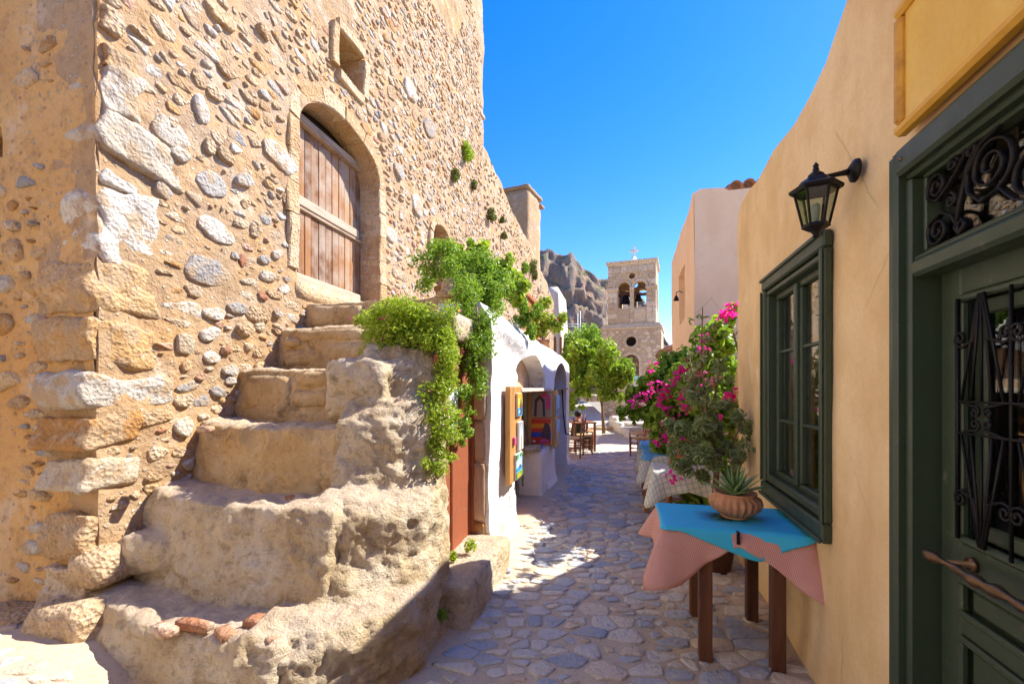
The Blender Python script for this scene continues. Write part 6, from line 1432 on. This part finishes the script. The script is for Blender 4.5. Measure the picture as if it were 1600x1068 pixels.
# ashlar blocks of the belfry front
rs3 = random.Random(9)
def blocks(x0, x1, z0, z1, h, wmin, wmax, y):
    z = z0
    while z < z1 - .05:
        hh = min(h * rs3.uniform(.85, 1.15), z1 - z); x = x0
        while x < x1 - .02:
            ww = min(rs3.uniform(wmin, wmax), x1 - x)
            if x1 - x - ww < .08: ww = x1 - x
            obj('ashlar_block', cham((x + .006, y - .025 - rs3.uniform(0, .012), z + .006), (x + ww - .006, y + .02, z + hh - .006), .012), M['tower'], bf, smooth=False); x += ww
        z += hh
for z0, z1, xs in ((4.56, 6.12, ((B0, .70), (2.02, B1))), (4.56, 5.20, ((1.28, 1.44),)), (6.90, 7.24, ((B0, B1),)), (6.3, 6.9, ((B0, .62), (2.12, B1)))):
    for a, b in xs: blocks(a, b, z0, z1, .24, .2, .5, -.004)
for (a, b) in ((.72, 1.28), (1.44, 2.0)): obj('parapet_panel', cham((a + .02, -.02, 4.62), (b - .02, .02, 5.20), .015), M['tower'], bf, smooth=False)
for cx in (1.0, 1.72): obj('arch_ring', ring(cx, 6.20, .285, .37, -.03, .05, 14, 0, math.pi), M['tower'], bf, smooth=False)
obj('blind_arch', ring(1.36, 6.16, .78, .88, -.05, .05, 20, .1, math.pi - .1), M['tower'], bf, smooth=False)
obj('oculus_ring', ring(1.37, 6.74, .145, .23, -.035, .05, 18), M['tower'], bf, smooth=False)
for a, b in ((B0 - .07, .76), (1.26, 1.46), (1.96, B1 + .07)): obj('capital', cham((a, -.08, 6.10), (b, .30, 6.24), .025), M['tower'], bf, smooth=False)
obj('tie_beam', cham((.6, .12, 6.16), (2.1, .17, 6.21), .005), M['dark_wood'], bf, smooth=False)
obj('belfry_floor', cham((B0 + .25, .4, 4.9), (B1 - .25, 2.2, 5.0), .01), M['tower'], tw_, smooth=False)
for k, (z0, z1, e) in enumerate(((7.26, 7.36, .03), (7.36, 7.46, .09))): obj('cornice', hexa((B0 - e, .12 - e, z0), (B1 + e, .12 + 2 * hb + e, z1), 22, .012, .012, 6, 120 + k), M['tower'], tw_)
dm = obj('dome', lathe([(.62, 7.45), (.56, 7.56), (.38, 7.68), (.20, 7.75), (.14, 7.80), (.10, 7.9), (.001, 7.9)], 24, axis_c=(cB, .12 + hb)), M['white'], tw_)
for a, c in (((cB - .045, .12 + hb - .045, 7.9), (cB + .045, .12 + hb + .045, 8.42)), ((cB - .2, .12 + hb - .04, 8.16), (cB - .047, .12 + hb + .04, 8.25)), ((cB + .047, .12 + hb - .04, 8.16), (cB + .2, .12 + hb + .04, 8.25))):
    obj('cross_arm', cham(a, c, .01), M['cream'], dm, smooth=False)
for k, (x, z, s) in enumerate(((1.02, 5.58, 1.0), (1.62, 5.66, .7))):
    be = thing('bell', ['larger bronze bell in the left belfry arch', 'smaller bronze bell in the right belfry arch'][k], 'bell', FT.m @ Matrix.Translation((x, .62, z)), 'bells in the tower')
    obj('bell_body', lathe([(.27 * s, 0), (.25 * s, .04 * s), (.19 * s, .14 * s), (.15 * s, .30 * s), (.12 * s, .38 * s), (.04 * s, .42 * s), (.001, .42 * s)], 20), M['iron'], be)
    obj('yoke', cham((-.2 * s, -.05, .42 * s), (.2 * s, .05, .55 * s), .01), M['dark_wood'], be, smooth=False); obj('headstock', cham((-.04, -.04, .55 * s), (.04, .04, 6.1 - z), .01), M['dark_wood'], be, smooth=False)
for k in range(4):
    y = .45 + .4 * k; o = tag(obj('bell_beam', cham((B0 + .31, y, 5.95 + .05 * k), (B1 - .31, y + .05, 6.0 + .05 * k), .005), M['dark_wood'], None, FT.m, smooth=False), ['front', 'second', 'third', 'rearmost'][k] + ' wooden beam across the open belfry', 'beam', 'belfry beams')
# lantern on the tower
ln = thing('street_lantern', 'green copper street lantern on a bracket before the bell tower', 'lantern', Matrix.Translation(dp(993, 610, 17.5)))
obj('bracket', tube([(0, 0, -.12), (.25, 0, -.14), (.75, .6, -.14), (1.0, 1.6, -.1)], .02, 6), M['iron'], ln)
def quadloft(rs_): 
    V = [(r * sx, r * sy, z) for r, z in rs_ for sx, sy in ((-1, -1), (1, -1), (1, 1), (-1, 1))]; n = len(rs_)
    return np.array(V), [(i * 4 + k, i * 4 + (k + 1) % 4, (i + 1) * 4 + (k + 1) % 4, (i + 1) * 4 + k) for i in range(n - 1) for k in range(4)] + [(3, 2, 1, 0), tuple((n - 1) * 4 + k for k in range(4))]
obj('glass_body', quadloft([(.10, 0), (.18, .40)]), M['frost'], ln, smooth=False); obj('roof_cap', quadloft([(.20, .40), (.20, .43), (.08, .58), (.04, .60), (.03, .66)]), M['copper'], ln, smooth=False); obj('base', quadloft([(.05, -.12), (.11, -.04), (.115, .0)]), M['copper'], ln, smooth=False)
for sx in (-1, 1):
    for sy in (-1, 1): obj('cage_bar', tube([(.105 * sx, .105 * sy, 0), (.185 * sx, .185 * sy, .41)], .012, 5), M['copper'], ln)

# ------------------------------------------------------------------ plaza: ramp, steps, low walls
def ramp():
    xs = np.linspace(-2, 4.2, 26); ys = np.linspace(16.4, 30, 40); X_, Y_ = np.meshgrid(xs, ys, indexing='ij'); Z_ = .10 + .75 * smooth(16.4, 26, Y_) + fbm(np.stack([X_.ravel(), Y_.ravel(), 0 * X_.ravel()], 1), 1.2, 3, 3).reshape(X_.shape) * .03
    V = np.stack([X_.ravel(), Y_.ravel(), Z_.ravel()], 1); n = len(ys)
    return V, [(i * n + j, (i + 1) * n + j, (i + 1) * n + j + 1, i * n + j + 1) for i in range(len(xs) - 1) for j in range(n - 1)]
rp = obj('path', ramp(), M['street']); tag(rp, 'stone path rising beyond the plaza past the bell tower', None, kind='structure')
kb = thing('stone_kerb', 'row of rough stones edging the plaza before the rising path', 'kerb', Matrix.Translation((3.0, 16.35, 0)))
for k in range(9): obj('kerb_stone', hexa((-1.2 + k * .27, -.12, -.1), (-.95 + k * .27, .12, .12), 5, .03, .02, 6, 200 + k), M['tower'], kb)
ws = thing('white_steps', 'short flight of stone steps with whitewashed edges before the bell tower', 'steps', Matrix.Translation((3.9, 13.4, 0)))
for k in range(4):
    obj('step', hexa((-.05 + .05 * k, .2 + k * .95, -.1), (1.3, 4.5 - k * .02, .09 + .12 * k), 10, .02, .01, 5, 210 + k), M['street'], ws)
    obj('white_edge', hexa((-.22 + .05 * k, -.0 + k * .95, -.1), (-.05 + .05 * k, 1.0 + k * .95, .11 + .12 * k), 6, .03, .015, 5, 215 + k), M['white'], ws)
lw_ = thing('low_wall', 'low sunlit stone wall at the top of the rising path', 'wall', Matrix.Translation((3, 27, .8)))
for k in range(14): obj('stone', hexa((-2.5 + k * .4, 0, -.1), (-2.12 + k * .4, .4, .32 + .06 * random.random()), 5, .05, .03, 4, 220 + k), M['tower'], lw_)
ob = thing('stone_outbuilding', 'rough stone outbuilding with brown tiled eave right of the bell tower', 'building', Matrix.Translation((4.62, 13.2, 0)) @ Matrix.Rotation(FR.ang - math.pi / 2, 4, 'Z'))
obj('wall', hexa((0, 0, -.1), (2.2, 2.6, 2.6), 18, .03, .04, 3, 230), M['tower'], ob)
for k in range(8): obj('roof_tile', roof_tile(.7, .12), M['tile'], ob, Matrix.Translation((-.12, .1 + k * .3, 2.62)) @ Matrix.Rotation(R_(-90), 4, 'Z') @ Matrix.Rotation(R_(28), 4, 'X'))
for k in range(9): obj('riser_block', hexa((.02 + .22 * (k % 3), -.05, .3 + .5 * (k // 3)), (.22 + .22 * (k % 3), .04, .62 + .5 * (k // 3)), 5, .03, .02, 5, 240 + k), M['tower'], ob)

# ------------------------------------------------------------------ buildings and scaffold at the far end of the rubble wall
ch_ = thing('cream_house', 'narrow cream plastered house at the far end of the rubble wall', 'house', Matrix.Translation((2.66, 23.2, 0)) @ Matrix.Rotation(FL.ang - math.pi / 2, 4, 'Z'))
def wc(V): V = V.copy(); V[:, 0] = np.where(V[:, 0] > -.3, V[:, 0] - .055 * (V[:, 2] - 1), V[:, 0]); return V
obj('wall', hexa((-3.2, 0, -.1), (0.12, 4, 7.0), 18, .05, .03, 1.5, 250, wc), M['cream'], ch_)
for k in range(3): obj('shutter', cham((-.42 + k * .16, -.04, 2.9), (-.32 + k * .16, .03, 4.3), .01), M['cream' if k % 2 else 'chair_wood'], ch_, smooth=False)
sf = thing('scaffold', 'tall tubular metal scaffold tower behind the plaza trees', 'scaffold', Matrix.Translation((3.25, 25.5, .8)))
SX = (-.35, .75)
for x in SX:
    for y in (0, 1.0): obj('upright', tube([(x, y, 0), (x, y, 5.3 if x > 0 else 4.4)], .03, 6), M['scaf'], sf)
for z in np.arange(.9, 5.3, .9):
    for y in (0, 1.0): obj('ledger', tube([(SX[0], y, z), (SX[1], y, z)], .025, 6), M['scaf'], sf)
    obj('brace', tube([(SX[0], 0, z - .8), (SX[1], 0, z)], .02, 6), M['scaf'], sf); obj('ledger', tube([(SX[1], 0, z + .05), (SX[1], 1, z + .05)], .025, 6), M['scaf'], sf)
for z in (1.85, 3.65): obj('deck', cham((SX[0], 0, z), (SX[1], 1, z + .05), .01), M['scaf'], sf, smooth=False)
rf = thing('tiled_roof', 'low clay tiled roof beneath the scaffold', 'roof', Matrix.Translation((3.0, 24.6, 3.9)))
obj('wall', cham((-.8, .3, -3.3), (.9, 2.5, .05), .03), M['cream'], rf)
for k in range(7): obj('roof_tile', roof_tile(.9, .13), M['tile'], rf, Matrix.Translation((-.75 + k * .26, -.1, .0)) @ Matrix.Rotation(R_(25), 4, 'X'))

# ------------------------------------------------------------------ trees
def tree(name, label, base_, crown, trunk, n, size, mat, seed, r0=.07, **kw):
    t = plant(name, label, 'tree', base_); loc = Vector(base_)
    stems('trunk', [trunk], r0, M['bark'], t, loc)
    stems('limbs', [[trunk[-1], (Vector(trunk[-1]) * .4 + Vector(c) * .6) + Vector((0, 0, -.05)), Vector(c)] for c, r in crown[::2]], r0 * .45, M['bark'], t, loc)
    rs = np.random.RandomState(seed); cl = [(np.array(list(c)) + rs.normal(size=3) * r * .7, tuple(r * rs.uniform(.25, .95, 3))) for c, r in crown for _ in range(9)]
    foliage('crown', rel(cl, loc), n, size, mat, t, seed, **kw); return t
cr = [(dp(x, y, Y), r) for x, y, Y, r in ((915, 575, 15, .40), (940, 565, 15, .45), (925, 600, 14.8, .38), (955, 590, 15, .40), (900, 600, 15, .3), (970, 580, 15, .26), (905, 560, 15.3, .3), (945, 612, 14.8, .3), (975, 600, 15, .2), (900, 625, 14.7, .22), (960, 618, 15, .22), (925, 545, 15.2, .28), (982, 592, 15, .12))]
tree('vine_tree', 'bright green spreading tree in the plaza before the bell tower', Vector((3.2, 15.2, 0)), cr, [Vector((3.2, 15.2, 0)), Vector((3.15, 15.2, .9)), Vector((3.0, 15.1, 1.6))], 9000, .13, M['leaf_t'], 131, gap=.24, gapf=2.6, aspect=.6)
cr = [(dp(x, y, 25), r) for x, y, r in ((905, 560, .9), (930, 545, .9), (925, 575, .9), (900, 585, .7), (945, 560, .7), (915, 535, .6), (890, 550, .45))]
tree('dense_tree', 'darker green tree further back behind the plaza tree', Vector((4.6, 26.5, .8)), cr, [Vector((4.6, 26.5, .8)), Vector((4.5, 25.8, 2.0)), Vector((4.3, 25.2, 2.6))], 9000, .17, M['leaf_d'], 133, .1, gap=.22, gapf=1.4, aspect=.6)
cr = [(dp(884, 560, 20.8), .22), (dp(886, 545, 20.8), .2), (dp(883, 580, 20.8), .24)]
tree('slim_cypress', 'narrow bright green shrub against the cream house corner', Vector((2.55, 20.8, .3)), cr, [Vector((2.55, 20.8, .3)), Vector((2.6, 20.8, 1.6)), Vector((2.6, 20.8, 2.2))], 1500, .10, M['leaf_t'], 134, .03, gap=.1)

# ------------------------------------------------------------------ cliff
nu, nv = 230, 90
U = np.linspace(-120, 75, nu); Vv = np.linspace(0, 1.25, nv); UU, VV = np.meshgrid(U, Vv, indexing='ij')
tz = np.interp(UU / 1.24, [-120, -30, 0, 7.6, 12, 17.2, 20, 24, 28.3, 33, 38, 44, 50, 60, 75], [30, 42, 44, 42.5, 42, 40.5, 37, 34.5, 35.2, 33, 30, 17, 8, 3, 0])
P = np.stack([UU.ravel(), np.zeros(UU.size), (VV * 40).ravel()], 1)
tz = tz * 1.22 + (fbm(P * (1, 0, 0) + 5, .35, 4, 142) * 1.6).reshape(UU.shape)
fold = fbm(P * (1, 1, .35), .07, 5, 140).reshape(UU.shape); rid = 1 - np.abs(fbm(P * (1, 1, .5), .14, 5, 141)).reshape(UU.shape) * 2.2
YC = 130 + 22 * np.clip(VV, 0, 1) ** 1.4 + 60 * np.clip(VV - 1, 0, 1) - fold * 9 - rid * 4 + .12 * np.abs(UU)
ledge = np.floor(VV * 6 + fold * 1.5) / 6; YC += (ledge - VV) * 10
ZC = np.clip(VV, 0, 1) * tz + np.clip(VV - 1, 0, 1) * 6 + fbm(P, .3, 4, 143).reshape(UU.shape) * 1.2 * (VV > .03) - 3
V = np.stack([UU.ravel(), YC.ravel(), ZC.ravel()], 1); Fc = [(i * nv + j, (i + 1) * nv + j, (i + 1) * nv + j + 1, i * nv + j + 1) for i in range(nu - 1) for j in range(nv - 1)]
hill = obj('hill', (V, Fc), M['rock']); tag(hill, 'reddish grey rock cliff rising behind the town', None, kind='structure')

# ------------------------------------------------------------------ unseen houses behind the viewer, added to bounce warm light into the shade
for k, (x0, x1, y0, y1, h, mt, lab) in enumerate(((-9.5, -4.1, -9.0, 1.4, 5.6, 'cream', 'unseen cream plastered house left of the viewer, added to bounce light into the lane'), (-3.9, 1.0, -10.5, -5.2, 5.6, 'cream', 'second unseen cream house behind the viewer, added to bounce light and block blue sky'))):
    nh = thing('unseen_fill_house', lab, 'house', Matrix.Translation(((x0 + x1) / 2, (y0 + y1) / 2, 0))); hx, hy = (x1 - x0) / 2, (y1 - y0) / 2
    obj('wall', hexa((-hx, -hy, -.2), (hx, hy, h), 16, .05, .03, 1.2, 900 + k), M[mt], nh)
    for j in range(4):
        if k == 0: a = Matrix.Translation((hx + .01, -hy + 1.4 + j * 2.1, 0)) @ Matrix.Rotation(R_(90), 4, 'Z')
        else: a = Matrix.Translation((hx - 1.0 - j * 1.6, hy + .01, 0)) @ Matrix.Rotation(R_(180), 4, 'Z')
        for z in (1.0, 3.2):
            w = obj('window', cham((-.45, -.05, z), (.45, .02, z + 1.2), .01), M['green'], nh, a, smooth=False)
            for q in (-1, 1): obj('shutter', cham((q * .22 - .2, -.08, z + .05), (q * .22 + .2, -.052, z + 1.15), .01), M['green'], w, smooth=False)
